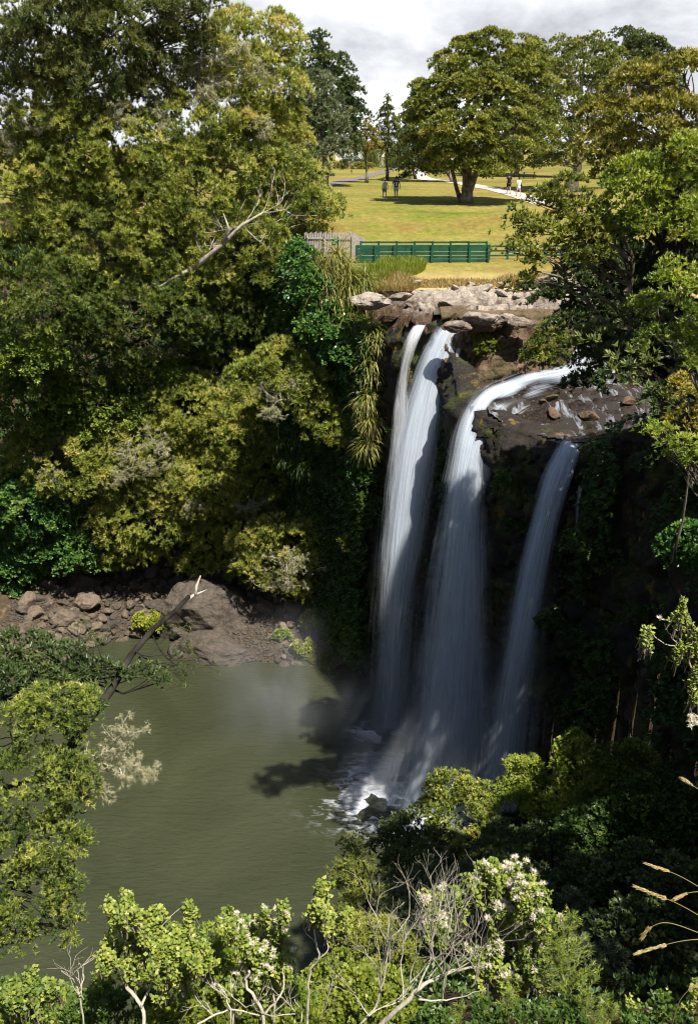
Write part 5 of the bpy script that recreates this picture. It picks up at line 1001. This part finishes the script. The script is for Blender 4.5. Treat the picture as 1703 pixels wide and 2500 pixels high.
# 8 gorse-like spiky shrubs
def gorse(label, stems, n=70, ln=.035):
    rt = empty('gorse_shrub', tuple(P(*stems[0][0])), label, 'shrub', FGR); mb = MB(); pos, ax = [], []
    for st in stems:
        q = spline([P(*p) for p in st], 24); mb.tube(q, np.linspace(.007, .002, 24), 5)
        Lm = np.linalg.norm(q[-1] - q[0])
        for i in range(n):
            f = RNG.uniform(.1, 1); b = q[int(f * 23)]; d = unit(np.array([RNG.normal(), RNG.normal() * .7, .9])); sl = (1.08 - f) * Lm * .33 + .02; e = b + d * sl; kk = max(3, int(sl / .012)); t = np.linspace(0, 1, kk)[:, None]; pos.append(b + (e - b) * t); ax.append(np.tile(d, (kk, 1)))
            mb.tube([b, e], [.002, .001], 3, False)
    pos = np.concatenate(pos); emit_leaves('spines', pos, np.concatenate(ax), np.clip(RNG.normal(.45, .2, len(pos)), 0, 1), 4, ln, ln * .1, .9, M['needle_green'], rt, True); mb.build('stems', M['bark'], rt, True)
gorse('tall pointed spiky green shoot right of the largest flowered shrub', [[(1385, 2520, 5.2), (1390, 2400, 5.3), (1385, 2300, 5.35), (1395, 2230, 5.4)], [(1385, 2420, 5.3), (1350, 2330, 5.3), (1335, 2270, 5.35)]], 60)
gorse('spiky feathery green growth along the bottom below the flowered shrub', [[(1180, 2560, 5.0), (1170, 2430, 5.1)], [(1230, 2560, 5.0), (1240, 2420, 5.1)], [(1130, 2560, 5.0), (1120, 2450, 5.1)], [(1300, 2560, 5.0), (1290, 2460, 5.1)]], 60)
gorse('spiky green growth at the bottom right corner', [[(1440, 2560, 5.0), (1420, 2400, 5.1)], [(1500, 2560, 5.0), (1480, 2430, 5.1)], [(1560, 2560, 5.0), (1540, 2450, 5.1)], [(1350, 2560, 5), (1345, 2460, 5.1)]], 50)
# 9 right-edge shrub and grass stalks
s9 = empty('shrub', tuple(P(1760, 1800, 7.5)), 'sunlit shrub with a twisted pale branch at the right edge over the dark wall', 'shrub', FGR)
mb = MB(); px_tubes(mb, [([(1740, 1760, 7.4), (1690, 1640, 7.4), (1670, 1590, 7.5), (1620, 1570, 7.5), (1585, 1545, 7.5)], .016, .005), ([(1670, 1590, 7.5), (1640, 1560, 7.5), (1620, 1520, 7.5)], .010, .004), ([(1680, 1620, 7.4), (1690, 1540, 7.5), (1670, 1470, 7.5)], .010, .004)]); mb.build('branch', M['bark_pale'], s9, True)
shoots(s9, [(1675, 1480, 7.5, 20, 34, 20), (1690, 1540, 7.5, 24, 36, 30), (1580, 1540, 7.5, 22, 20, 14), (1660, 1570, 7.5, 16, 12, 8), (1695, 1640, 7.4, 14, 30, 10), (1700, 1690, 7.4, 16, 12, 6)], 11, .036, .55, 'shrubleaf', ln=.2, hue=.5)
F9 = [(P(1690, 1765, 7.4) + RNG.normal(0, .03, 3), np.array([0, 0, 1.0]), 1) for i in range(10)] + [(P(1610, 1515, 7.5), np.array([0, 0, 1.]), 1)]; flowers(s9, F9, 1.0, .035, 18)
s10 = empty('shrub', tuple(P(1480, 2560, 5)), 'small leafy sprig with round leaves in the bottom right corner', 'shrub', FGR)
shoots(s10, [(1590, 2460, 5.0, 50, 30, 20), (1690, 2450, 5, 20, 40, 14), (1700, 2400, 5, 16, 20, 6)], 10, .032, .8, 'shrubleaf', ln=.18, hue=.55)
s11 = empty('shrub', tuple(P(30, 2560, 5)), 'round-leaved light green bush in the bottom left corner', 'shrub', FGR)
shoots(s11, [(40, 2440, 5.2, 50, 44, 55), (90, 2430, 5.2, 30, 40, 25), (20, 2490, 5.2, 60, 30, 40)], 13, .034, .85, 'shrubleaf', ln=.2, hue=.35)
low('leafy_bush', 'dark bush behind the round-leaved bush in the bottom left corner', [(150, 2470, 6.5, 70, 50), (60, 2480, 6.5, 70, 50)], 'fern', leaf=.06, pad=.2, w=.4, tri=False, r0=.03)
for lb, pts in (('highest arching golden grass stalk at the right edge', [(1760, 2200, 4.5), (1660, 2140, 4.5), (1585, 2112, 4.5)]), ('long arching grass stalk second from the top at the right edge', [(1760, 2270, 4.4), (1660, 2210, 4.4), (1557, 2168, 4.4)]),
        ('short pale grass stalk curving out below the two long ones', [(1760, 2180, 4.4), (1690, 2178, 4.4), (1652, 2192, 4.4)]), ('rust-coloured arching grass stalk', [(1760, 2300, 4.3), (1640, 2255, 4.3), (1590, 2262, 4.3), (1568, 2285, 4.3)]),
        ('lowest grass stalk with a plump golden seed head', [(1760, 2290, 4.3), (1660, 2298, 4.3), (1560, 2325, 4.3)]), ('red-brown grass stalk rising from the bottom right corner', [(1630, 2540, 4.4), (1660, 2440, 4.4), (1720, 2390, 4.4)]), ('upper golden seed stalk leaning in from the right edge', [(1760, 1970, 4.6), (1700, 1925, 4.6), (1670, 1905, 4.6)])):
    e = empty('grass_stalk', tuple(P(*pts[0])), lb, 'grass stalk', 'grass stalks at the right edge'); q = spline([P(*p) for p in pts], 26); mb = MB(); mb.tube(q, np.linspace(.0032, .0014, 26), 5); mb.build('stalk', M['drygrass'], e, True)
    k = q[-9:]; pos = np.repeat(k, 6, 0) + RNG.normal(0, .003, (54, 3)); ax = np.tile(unit(q[-1] - q[-5]), (54, 1)); emit_leaves('seed_head', pos, ax, RNG.uniform(.2, 1, 54), 3, .034, .005, .22, M['drygrass'], e, True)

# grass on the river bank, under the fence
def grass_patch(name, n, cx, cy, rx, ry, Ln, mat, tint, droop=.9, wd=.03):
    a = RNG.uniform(0, 6.28, n); r = np.sqrt(RNG.random(n)); x = cx + rx * r * np.cos(a); y = cy + ry * r * np.sin(a); z = Hf(x, y) - .02
    return blades(name, np.stack([x, y, z], 1), np.tile(np.array([0, -.15, 1.0]), (n, 1)), Ln, wd, mat, None, 3, droop, tint, .2, .45, kind='stuff')
g = ground_hit(980, 655); grass_patch('long_grass', 5500, g[0], g[1], 1.5, 1.3, .6, 'grass', .6)
g = ground_hit(905, 680); grass_patch('long_grass', 2500, g[0], g[1], 1.2, 1.2, .7, 'grass', .45)
g = ground_hit(930, 700); grass_patch('dry_grass', 6000, g[0], g[1], 2.4, 1.3, .55, 'drygrass', .45)
g = ground_hit(1100, 695); grass_patch('dry_grass', 5000, g[0], g[1], 5.0, .6, .28, 'drygrass', .5)
g = ground_hit(1330, 690); grass_patch('dry_grass', 3000, g[0], g[1], 3.0, 1.0, .4, 'drygrass', .5)

# small bush on the stony bank, vine plants
def bush(name, label, px, py, z, rx, rz, mat, **kw):
    g = G(px, py, z); kw.setdefault('leaf', .16); kw.setdefault('pad', .3); kw.setdefault('w', .5); kw.setdefault('cover', 3)
    Bs = [(np.array([g[0], g[1], z + rz * .6]), np.array([rx, rx * .8, rz])), (np.array([g[0] + rx * .5, g[1], z + rz * .4]), np.array([rx * .6, rx * .6, rz * .7]))]
    return tree(name, label, 'bush', Bs, np.array([g[0], g[1] + .1, z - .2]), np.array([g[0], g[1], z + rz * .5]), .05, mat, tri=False, k=6, group='bushes on the pool bank', **kw)
bush('leafy_bush', 'bright lime bush on the stones left of the huge outcrop', 365, 1530, .8, 1.0, .75, 'lime')
bush('leafy_bush', 'lime bush at the right end of the bank above the mossy boulder', 765, 1530, 1.2, .9, .8, 'lime')
bush('leafy_bush', 'mossy-green bush spilling over the mossy boulder into the water', 740, 1590, .7, .8, .5, 'lime')
bush('leafy_bush', 'small green bush on the bank under the low twiggy tree', 690, 1560, .9, .5, .4, 'needle_green')
bush('leafy_bush', 'dark green bush at the water edge by the foot of the left fall', 880, 1590, .6, 1.1, .8, 'fern')



# ------------------------------------------------------------------ fences
M['green_paint'] = plain_mat('green_painted_timber', (0.016, 0.082, 0.048), 0.55, 0.3, 0.35, 2.5, 0.01)
M['grey_timber'] = plain_mat('weathered_grey_timber', (0.38, 0.34, 0.31), 0.9, 0.1, 0.3, 9, 0.01)
M['dark_timber'] = plain_mat('dark_timber', (0.07, 0.05, 0.035), 0.8, 0.2, 0.3, 6, 0.01)
def rail_fence(label, p0, p1, n, boards, h, group=None, bh=0.19, gapboard=False):
    a = ground_hit(*p0); b = ground_hit(*p1); rt = empty('rail_fence', tuple(a), label, 'fence', group); pts = [a + (b - a) * t for t in np.linspace(0, 1, n)]
    for p in pts: p[2] = Hpt(p[0], p[1])
    rz = math.atan2(b[1] - a[1], b[0] - a[0]); ln = np.linalg.norm((b - a)[:2]) / (n - 1)
    for p in pts:
        mb = MB(); mb.box(p + np.array([0, -0.06, h / 2]), (0.13, 0.12, h + 0.08), rz); mb.build('post', M['green_paint'], rt, bevel=.01)
    for zz in boards:
        mb = MB()
        for q in range(n - 1):
            if gapboard and RNG.random() < .12: continue
            c = (pts[q] + pts[q + 1]) / 2; mb.box(c + np.array([0, 0.03, zz + RNG.normal(0, .006)]), (ln * .995, 0.035, bh), rz)
        mb.build('rail', M['green_paint'], rt, bevel=.004)
    return rt
rail_fence('dark green board fence with posts, running along the top of the river bank', (869, 643), (1190, 641), 8, (0.12, 0.33, 0.56, 0.79, 1.0), 1.06, 'green fences above the falls')
rail_fence('second green fence seen through the gaps behind the dark green board fence', (880, 628), (1185, 628), 8, (0.3, 0.62, 0.95), 1.0, 'green fences above the falls', .12, True)
rail_fence('lower green rail fence carrying on to the right behind the olive branches', (1192, 634), (1640, 632), 11, (0.25, 0.55, 0.84), 0.92, 'green fences above the falls', .11)
pf = ground_hit(760, 640); rt = empty('paling_fence', tuple(pf), 'grey weathered paling fence at the left end of the green fence', 'fence')
mb = MB(); a = ground_hit(745, 636); b = ground_hit(860, 632); nP = 30
for i in range(nP):
    t = i / (nP - 1); c = a + (b - a) * t; hh = 1.62 + 0.06 * math.sin(i * 2.1) + 0.1 * t; mb.box((c[0], c[1], Hpt(c[0], c[1]) + hh / 2 - .05), (0.078, 0.022, hh + RNG.normal(0, .025)), RNG.normal(0, .05))
c2 = b + np.array([0.75, 1.6, 0])
for i in range(1, 11):
    t = i / 10; c = b + (c2 - b) * t; hh = 1.72 - 0.62 * t; mb.box((c[0], c[1], Hpt(c[0], c[1]) + hh / 2 - .05), (0.085, 0.022, hh), .8)
mb.build('palings', M['grey_timber'], rt)
for zz in (0.45, 1.25):
    mb = MB(); m_ = (a + b) / 2; mb.box((m_[0], m_[1] - .04, Hpt(m_[0], m_[1]) + zz), (np.linalg.norm(b - a), 0.045, 0.11), math.atan2(b[1] - a[1], b[0] - a[0])); mb.build('rail', M['grey_timber'], rt)
for t in (0.05, 0.42, 0.72, 1.0):
    c = a + (b - a) * t; mb = MB(); mb.box((c[0], c[1] - .10, Hpt(c[0], c[1]) + .75), (0.10, 0.10, 1.55)); mb.build('post', M['grey_timber'], rt)

# ------------------------------------------------------------------ park furniture, cars, houses
def place(px, py, dz=0.0): q = ground_hit(px, py); q[2] = Hpt(q[0], q[1]) + dz; return q
q = place(1290, 436); rt = empty('picnic_table', tuple(q), 'dark picnic table with benches in the shade beside a tree trunk', 'picnic table')
mb = MB()
for i in range(5): mb.box(q + np.array([0, -0.32 + i * .16, .76]), (1.9, .145, .04))
mb.build('table_top', M['dark_timber'], rt)
for sy in (-.75, .75):
    mb = MB(); mb.box(q + np.array([0, sy - .07, .45]), (1.9, .13, .04)); mb.box(q + np.array([0, sy + .07, .45]), (1.9, .13, .04)); mb.build('bench_seat', M['dark_timber'], rt)
for sx in (-.65, .65):
    mb = MB(); mb.tube([q + np.array([sx, -.6, 0]), q + np.array([sx, -.2, .74])], .045, 6); mb.tube([q + np.array([sx, .6, 0]), q + np.array([sx, .2, .74])], .045, 6); mb.box(q + np.array([sx, 0, .41]), (.06, 1.6, .07)); mb.build('leg_frame', M['dark_timber'], rt)
q = place(1381, 466); rt = empty('bollard', tuple(q), 'squat dark wooden post standing left of the forked trunk', 'post'); mb = MB(); mb.box(q + np.array([0, 0, .5]), (.42, .42, 1.0)); mb.build('post_body', M['dark_timber'], rt, bevel=.03); mb = MB(); mb.box(q + np.array([0, 0, 1.03]), (.48, .48, .06)); mb.build('cap', M['dark_timber'], rt, bevel=.01)
M['steel'] = plain_mat('galvanised_steel', (0.42, 0.43, 0.44), 0.45, 0.5, 0.1, 5, 0, 0.6); M['white_paint'] = plain_mat('white_paint', (0.78, 0.77, 0.74), 0.5, 0.3, 0.06, 3)
M['car_dark'] = plain_mat('dark_car_paint', (0.02, 0.025, 0.035), 0.25, 0.6, 0.05, 3); M['car_white'] = plain_mat('white_car_paint', (0.75, 0.76, 0.78), 0.25, 0.6, 0.04, 3); M['glass'] = plain_mat('tinted_glass', (0.03, 0.045, 0.05), 0.08, 0.7, 0.05, 2); M['tyre'] = plain_mat('tyre_rubber', (0.02, 0.02, 0.02), 0.9, 0.1, 0.1, 5)
M['roof_red'] = plain_mat('red_brown_roofing', (0.20, 0.085, 0.06), 0.8, 0.2, 0.2, 2); M['roof_grey'] = plain_mat('grey_roofing', (0.13, 0.16, 0.16), 0.7, 0.3, 0.2, 2); M['weatherboard'] = plain_mat('cream_weatherboard', (0.62, 0.60, 0.55), 0.7, 0.2, 0.08, 2); M['grey_wall'] = plain_mat('grey_block_wall', (0.22, 0.22, 0.19), 0.85, 0.2, 0.12, 2)
q = place(934, 413); rt = empty('park_sign', tuple(q), 'small white sign board on a thin pole in front of the flax bushes', 'sign'); mb = MB(); mb.tube([q, q + np.array([0, 0, 2.3])], .035, 8); mb.build('pole', M['steel'], rt); mb = MB(); mb.box(q + np.array([0, -.05, 2.05]), (.32, .03, .5)); mb.build('sign_board', M['white_paint'], rt, bevel=.004)
q = place(975, 417); rt = empty('lamp_post', tuple(q), 'slim dark post with a small head right of the flax bushes', 'post'); mb = MB(); mb.tube([q, q + np.array([0, 0, 2.5])], [.06, .045], 8); mb.build('pole', M['dark_timber'], rt); mb = MB(); mb.box(q + np.array([0, 0, 2.58]), (.2, .2, .18)); mb.build('head', M['steel'], rt, bevel=.02)
def car(label, px, py, mat, rz=0.0):
    q = place(px, py); rt = empty('parked_car', tuple(q), label, 'car', 'cars parked beyond the lawn'); cz, sz = math.cos(rz), math.sin(rz)
    def T(V): V = np.asarray(V, float); return np.stack([V[:, 0] * cz - V[:, 1] * sz, V[:, 0] * sz + V[:, 1] * cz, V[:, 2]], 1) + q
    prof = [(-2.1, .35), (-2.12, .75), (-2.0, .95), (-1.55, 1.02), (-1.05, 1.42), (.55, 1.45), (1.15, .98), (1.95, .85), (2.12, .65), (2.1, .35)]; n = len(prof)
    mb = MB(); V = [(x, s_ * (.86 if z < 1.1 else .68), z) for s_ in (-1, 1) for x, z in prof]; mb.add(T(V), [tuple(range(n))[::1], tuple(range(2 * n - 1, n - 1, -1))] + [(i, i + n, (i + 1) % n + n, (i + 1) % n) for i in range(n)]); mb.build('body', M[mat], rt, bevel=.05)
    for s_ in (-1, 1):
        mb = MB(); mb.add(T([(-1.3, s_ * .80, 1.03), (.95, s_ * .80, 1.03), (.48, s_ * .715, 1.38), (-1.0, s_ * .715, 1.38)]), [(0, 1, 2, 3) if s_ < 0 else (3, 2, 1, 0)]); mb.build('side_window', M['glass'], rt)
    for x in (-1.3, 1.3):
        for s_ in (-1, 1): mb = MB(); c = T([(x, s_ * .72, .32), (x, s_ * .9, .32)]); mb.tube(c, .32, 14); mb.build('wheel', M['tyre'], rt)
car('dark car parked left of the flax bushes', 862, 403, 'car_dark', 0.2)
car('white car glimpsed under the boughs right of the slim post', 1012, 400, 'car_white', 1.2)
car('silver-white car parked behind the leaning tree', 1075, 400, 'car_white', 0.1)
def house(label, px, py, w, d, h, roof, wall, rh=1.4, nwin=3):
    q = place(px, py); rt = empty('house', tuple(q), label, 'building', 'buildings beyond the park'); q = q + np.array([0, d / 2, 0]); mb = MB(); mb.box(q + np.array([0, 0, h / 2]), (w, d, h)); mb.build('wall', M[wall], rt)
    mb = MB(); o_ = .4; V = [(-w / 2 - o_, -d / 2 - o_, h), (w / 2 + o_, -d / 2 - o_, h), (w / 2 + o_, d / 2 + o_, h), (-w / 2 - o_, d / 2 + o_, h), (-w / 2 - o_, 0, h + rh), (w / 2 + o_, 0, h + rh)]; mb.add(np.array(V) + q + np.array([0, 0, .01]), [(0, 1, 5, 4), (2, 3, 4, 5), (0, 4, 3), (1, 2, 5), (3, 2, 1, 0)]); mb.build('roof', M[roof], rt)
    for i in range(nwin):
        x = -w / 2 + w * (i + .5) / nwin; mb = MB(); mb.box(q + np.array([x, -d / 2 - .02, h * .55]), (1.3, .08, 1.1)); f = mb.build('window', M['white_paint'], rt); mb = MB(); mb.box(q + np.array([x, -d / 2 - .05, h * .55]), (1.1, .06, .9)); mb.build('pane', M['glass'], f)
house('low white house with a red-brown roof behind the dark car', 868, 392, 9, 8, 2.6, 'roof_red', 'weatherboard')
house('grey-roofed low block behind the slim post, under the boughs', 992, 396, 6.5, 6, 2.4, 'roof_grey', 'grey_wall', 0.9, 2)
house('white house seen to the left of the forked trunk', 1368, 388, 9, 8, 2.8, 'roof_grey', 'weatherboard')
house('white house seen to the right of the forked trunk', 1432, 388, 6, 8, 2.8, 'roof_red', 'weatherboard', 1.2, 2)
def flax(label, px, py, n, Ln):
    q = place(px, py); rt = empty('flax_bush', tuple(q), label, 'plant', 'flax bushes by the path'); b = q + RNG.normal(0, .35, (n, 3)) * np.array([1.5, .8, 0]); blades('leaves', b, np.tile(np.array([0, 0, 1.0]), (n, 1)), Ln, .11, 'flax', rt, 4, .35, .5, .25, .6); mb = MB(); mb.tube([q - np.array([0, 0, .1]), q + np.array([0, 0, .3])], [.35, .2], 8); mb.build('crown_base', M['bark'], rt)
flax('larger flax bush with upright grey-green blades, left of the sign pole', 908, 406, 420, 3.2)
flax('second flax bush, right of the sign pole', 955, 408, 320, 2.8)
def hedge(label, px, py, w, h, mat, name='low_hedge'):
    q = place(px, py); Bs = [(q + np.array([x, 0, h * .45]), np.array([w * .22, .6, h * .6])) for x in np.linspace(-w / 2, w / 2, 5)]; tree(name, label, 'bush', Bs, q, q + np.array([0, 0, h * .5]), .1, mat, pad=.35, leaf=.2, w=.5, cover=2.5, k=6, group='low planting by the car park')
hedge('low rusty-brown ground planting in front of the dark car', 858, 412, 5, .8, 'gold'); hedge('small round dark bush at the right end of the rusty planting', 888, 411, 1.0, .9, 'needle_dark', 'round_bush')
for i, (px, py, s_) in enumerate([(1040, 398, .8), (1056, 398, 1.0), (1072, 399, .8), (1088, 398, .9), (985, 412, .7), (995, 411, .6)]):
    q = place(px, py); big_rock(['tan boulder at the path end, leftmost of four', 'largest tan boulder at the path end', 'tan boulder at the path end between two others', 'tan boulder at the path end, rightmost of four', 'low pinkish rock beside the foot of the slim post', 'low pinkish rock right of the one by the slim post'][i], tuple(q + np.array([0, 0, .2])), (s_, s_ * .7, s_ * .55), 90 + i, M['rock_pale'], 3)

# ------------------------------------------------------------------ people
def skin_obj(name, V, E, Rr, mat, parent, root=0, sub=1):
    me = bpy.data.meshes.new(name); L0 = np.array(parent.location); me.from_pydata([tuple(np.array(v) - L0) for v in V], E, []); me.materials.append(mat)
    o = bpy.data.objects.new(name, me); link(o, parent); sk = o.modifiers.new('s', 'SKIN'); sk.use_smooth_shade = True
    if not me.skin_vertices: 
        bm = bmesh.new(); bm.from_mesh(me); bm.verts.layers.skin.verify(); bm.to_mesh(me); bm.free()
    d = me.skin_vertices[0].data
    for i, r in enumerate(Rr):
        r = r if isinstance(r, tuple) else (r, r); d[i].radius = r; d[i].use_root = (i == root)
    if sub: o.modifiers.new('ss', 'SUBSURF').levels = sub; o.modifiers['ss'].render_levels = sub
    return o
M['skin'] = plain_mat('skin', (0.50, 0.30, 0.21), 0.5, 0.3, 0.05, 8); M['skin_dark'] = plain_mat('tanned_skin', (0.24, 0.13, 0.08), 0.5, 0.3, 0.05, 8)
M['hair_dark'] = plain_mat('dark_hair', (0.015, 0.011, 0.009), 0.6, 0.3, 0.2, 20)
def cloth(name, col): return plain_mat(name, col, 0.85, 0.15, 0.12, 7, 0.004)
def person(label, px, py, face, H, skin, shirt, shorts, sleeve=0.5, hat=None, step=0.25, bag=None, legcol=None, build=1.12, head_turn=0.0):
    q = place(px, py); rt = empty('person', tuple(q), label, 'person', 'people walking in the park'); s_ = H / 1.72; cf, sf = math.cos(face), math.sin(face)
    def T(v): v = np.array(v, float) * s_; return q + np.array([v[0] * cf - v[1] * sf, v[0] * sf + v[1] * cf, v[2]])     # y = forward
    V, E, Rr = [], [], []
    def add(v, r, par=None):
        V.append(T(v)); Rr.append(tuple(np.array(r) * s_) if isinstance(r, tuple) else r * s_)
        if par is not None: E.append((par, len(V) - 1))
        return len(V) - 1
    b = build
    pel = add((0, 0, .94), (.15 * b, .11 * b)); wa = add((0, 0, 1.08), (.135 * b, .10 * b), pel); ch = add((0, 0.01, 1.28), (.155 * b, .115 * b), wa); up = add((0, 0, 1.41), (.12 * b, .085), ch); nk = add((0, .01, 1.49), .052, up)
    h1 = add((0, .02, 1.56), (.066, .075), nk); h2 = add((0, .025, 1.64), (.078, .092), h1); h3 = add((0, .015, 1.70), (.062, .072), h2)
    fo = {}
    for sd, sg in ((-1, 1), (1, -1)):
        hp = add((sd * .095, 0, .88), .085 * b, pel); kn = add((sd * .10, sg * step * .55 + .03, .50), .058, hp); an = add((sd * .10, sg * step - .02, .085), .036, kn); ft = add((sd * .11, sg * step + .13, .035), (.036, .026), an); fo[sd] = (hp, kn, an, ft)
        sh = add((sd * .185 * b, 0, 1.40), .055, up); el = add((sd * .25 * b, -sg * .10 - .01, 1.13), .040, sh); wr = add((sd * .255 * b, -sg * .16 + .08, .89), .026, el); pm = add((sd * .255 * b, -sg * .17 + .10, .83), (.022, .036), wr)
        for k in range(4): f1 = add((sd * (.25 * b), -sg * .17 + .075 + k * .02, .785), .009, pm); add((sd * (.245 * b) - sd * .012, -sg * .17 + .085 + k * .02, .74 + abs(k - 1.5) * .006), .008, f1)
        add((sd * .235 * b, -sg * .17 + .145, .80), .010, pm)
    skin_obj('body', V, E, Rr, M[skin], rt, pel, 1)
    hd = T((0, .03, 1.635))
    # face: nose, eyes, mouth, ears as one small mesh
    mb = MB()
    for v, r in (((0, .118, 1.625), .014), ((-.032, .100, 1.65), .009), ((.032, .100, 1.65), .009), ((0, .104, 1.582), .012), ((-.082, .02, 1.63), .018), ((.082, .02, 1.63), .018)):
        mb.tube([T((v[0], v[1] - .012, v[2])), T((v[0], v[1] + .006, v[2]))], [r * s_, r * s_ * .5], 6)
    mb.build('face', M[skin], rt, True)
    # clothes
    tv = [T((0, 0, .90)), T((0, 0, 1.08)), T((0, .01, 1.28)), T((0, 0, 1.42))]; tr = [(.185 * b * s_, .15 * b * s_), (.165 * b * s_, .125 * b * s_), (.172 * b * s_, .132 * b * s_), (.13 * b * s_, .095 * s_)]; te = [(0, 1), (1, 2), (2, 3)]
    for sd, sg in ((-1, 1), (1, -1)):
        n0 = len(tv); tv += [T((sd * .185 * b, 0, 1.405)), T((sd * (.185 + .065 * sleeve) * b, -sg * .10 * sleeve, 1.405 - .275 * sleeve))]; tr += [.070 * s_, .058 * s_]; te += [(3, n0), (n0, n0 + 1)]
    skin_obj('shirt', tv, te, tr, shirt, rt, 0, 1)
    sv = [T((0, 0, .95))]; sr = [(.16 * b * s_, .125 * b * s_)]; se = []
    for sd, sg in ((-1, 1), (1, -1)):
        n0 = len(sv); sv += [T((sd * .098, 0, .86)), T((sd * .10, sg * step * .4 + .02, .58))]; sr += [.105 * b * s_, .088 * s_]; se += [(0, n0), (n0, n0 + 1)]
    skin_obj('shorts', sv, se, sr, shorts, rt, 0, 1)
    for sd, sg in ((-1, 1), (1, -1)):
        mb = MB(); mb.tube([T((sd * .105, sg * step - .06, .04)), T((sd * .11, sg * step + .06, .045)), T((sd * .115, sg * step + .18, .028))], [.045 * s_, .048 * s_, .03 * s_], 8); mb.build('shoe', legcol or M['white_paint'], rt, True)
    if hat is None:
        V_, F_ = rock_verts(5, (.088, .10, .085), 2, 3, .03); mb = MB(); mb.add(V_ * s_ + T((0, .0, 1.68)), F_); mb.build('hair', M['hair_dark'], rt, True)
    else:
        mb = MB(); mb.tube([T((0, .02, 1.68)), T((0, .02, 1.69))], [.19 * s_, .18 * s_], 16); mb.tube([T((0, .02, 1.685)), T((0, .02, 1.75)), T((0, .02, 1.79))], [.098 * s_, .092 * s_, .06 * s_], 14); mb.build('sun_hat', hat, rt, True)
    return rt, T
stripe, n, l = nmat('striped_top'); wv = n.new('ShaderNodeTexWave'); wv.bands_direction = 'Z'; wv.inputs['Scale'].default_value = 4.0; l.new(posn(n), wv.inputs['Vector']); finish(n, l, princ(n, l, ramp(n, l, wv.outputs['Fac'], [(0.4, (0.10, 0.13, 0.11)), (0.5, (0.62, 0.62, 0.52))]), 0.85, .1).outputs[0])
person('person in a pale sun hat and striped light top walking on the lawn', 938, 487, 3.3, 1.66, 'skin', stripe, cloth('olive_shorts', (0.17, 0.20, 0.14)), .5, cloth('straw_hat', (0.62, 0.50, 0.36)), .2, build=1.2)
rt, T = person('person in a dark blue shirt with a white front and pale shorts on the lawn', 966, 486, 3.1, 1.80, 'skin_dark', cloth('navy_shirt', (0.028, 0.038, 0.075)), cloth('pale_blue_shorts', (0.45, 0.48, 0.58)), .6, None, .15, build=1.25)
mb = MB(); mb.add(np.array([T(v) for v in ((-.07, .150, 1.02), (.07, .150, 1.02), (.06, .158, 1.36), (-.06, .158, 1.36), (0, .165, 1.2))]), [(0, 1, 4), (1, 2, 4), (2, 3, 4), (3, 0, 4)]); mb.build('shirt_print', cloth('white_print', (.62, .65, .75)), rt)
person('person dressed all in black seen from behind on the concrete path', 1240, 474, 0.1, 1.80, 'skin', cloth('black_tee', (0.018, 0.018, 0.018)), cloth('black_shorts', (0.010, 0.010, 0.010)), .5, None, .22, legcol=M['car_dark'])
rt, T = person('person in a white top on the concrete path, carrying a dark bag', 1264, 480, 0.3, 1.66, 'skin', cloth('white_top', (0.74, 0.72, 0.72)), cloth('white_skirt', (0.66, 0.66, 0.70)), .7, None, .2, legcol=M['car_dark'])
e = empty('shoulder_bag', tuple(T((.2, -.05, .85))), 'dark shoulder bag hanging at the side of the person in white', 'bag'); mb = MB(); mb.box(T((.21, -.1, .95)), (.12, .28, .3)); mb.build('pouch', M['hair_dark'], e, bevel=.03); mb = MB(); mb.tube([T((.2, -.1, 1.1)), T((.1, -.1, 1.3)), T((-.05, .03, 1.47)), T((.1, .14, 1.3)), T((.2, 0, 1.1))], .012, 5); mb.build('strap', M['hair_dark'], e)

# ------------------------------------------------------------------ spray over the foot of the falls
def mist(name, c, r, dens, scale, seed):
    m, n, l = nmat(name); tcn = n.new('ShaderNodeTexCoord'); ln_ = n.new('ShaderNodeVectorMath'); ln_.operation = 'LENGTH'; l.new(tcn.outputs['Object'], ln_.inputs[0])
    f = noise_node(n, l, mapv(n, l, tcn.outputs['Object'], (scale, scale, scale * .6)), 1.0, 3, .55, .6); k = mathn(n, l, 'SUBTRACT', 1.0, ln_.outputs['Value'], True); k = mathn(n, l, 'MULTIPLY', k, k)
    fr = ramp(n, l, f, [(0.40, (0, 0, 0)), (0.68, (1, 1, 1))]); d = mathn(n, l, 'MULTIPLY', mathn(n, l, 'MULTIPLY', k, fr), dens)
    pv = n.new('ShaderNodeVolumePrincipled'); pv.inputs['Color'].default_value = (.86, .92, 1.0, 1); pv.inputs['Anisotropy'].default_value = 0.2; l.new(d, pv.inputs['Density']); finish(n, l, None, pv.outputs[0])
    bm = bmesh.new(); bmesh.ops.create_icosphere(bm, subdivisions=3, radius=1); me = bpy.data.meshes.new(name); bm.to_mesh(me); bm.free(); me.materials.append(m)
    o = bpy.data.objects.new(name, me); link(o); o.location = c; o.scale = r; o['kind'] = 'stuff'; return o
g = G(1040, 1930); mist('mist', (g[0], g[1] + .5, 3.2), (7.5, 5.5, 7.0), 1.0, 1.5, 0)
g = G(690, 1760); mist('mist', (g[0], g[1], 3.0), (6.0, 10.0, 3.4), 0.36, 1.1, 1)
SC.cycles.volume_step_rate = 2.0; SC.cycles.volume_max_steps = 64
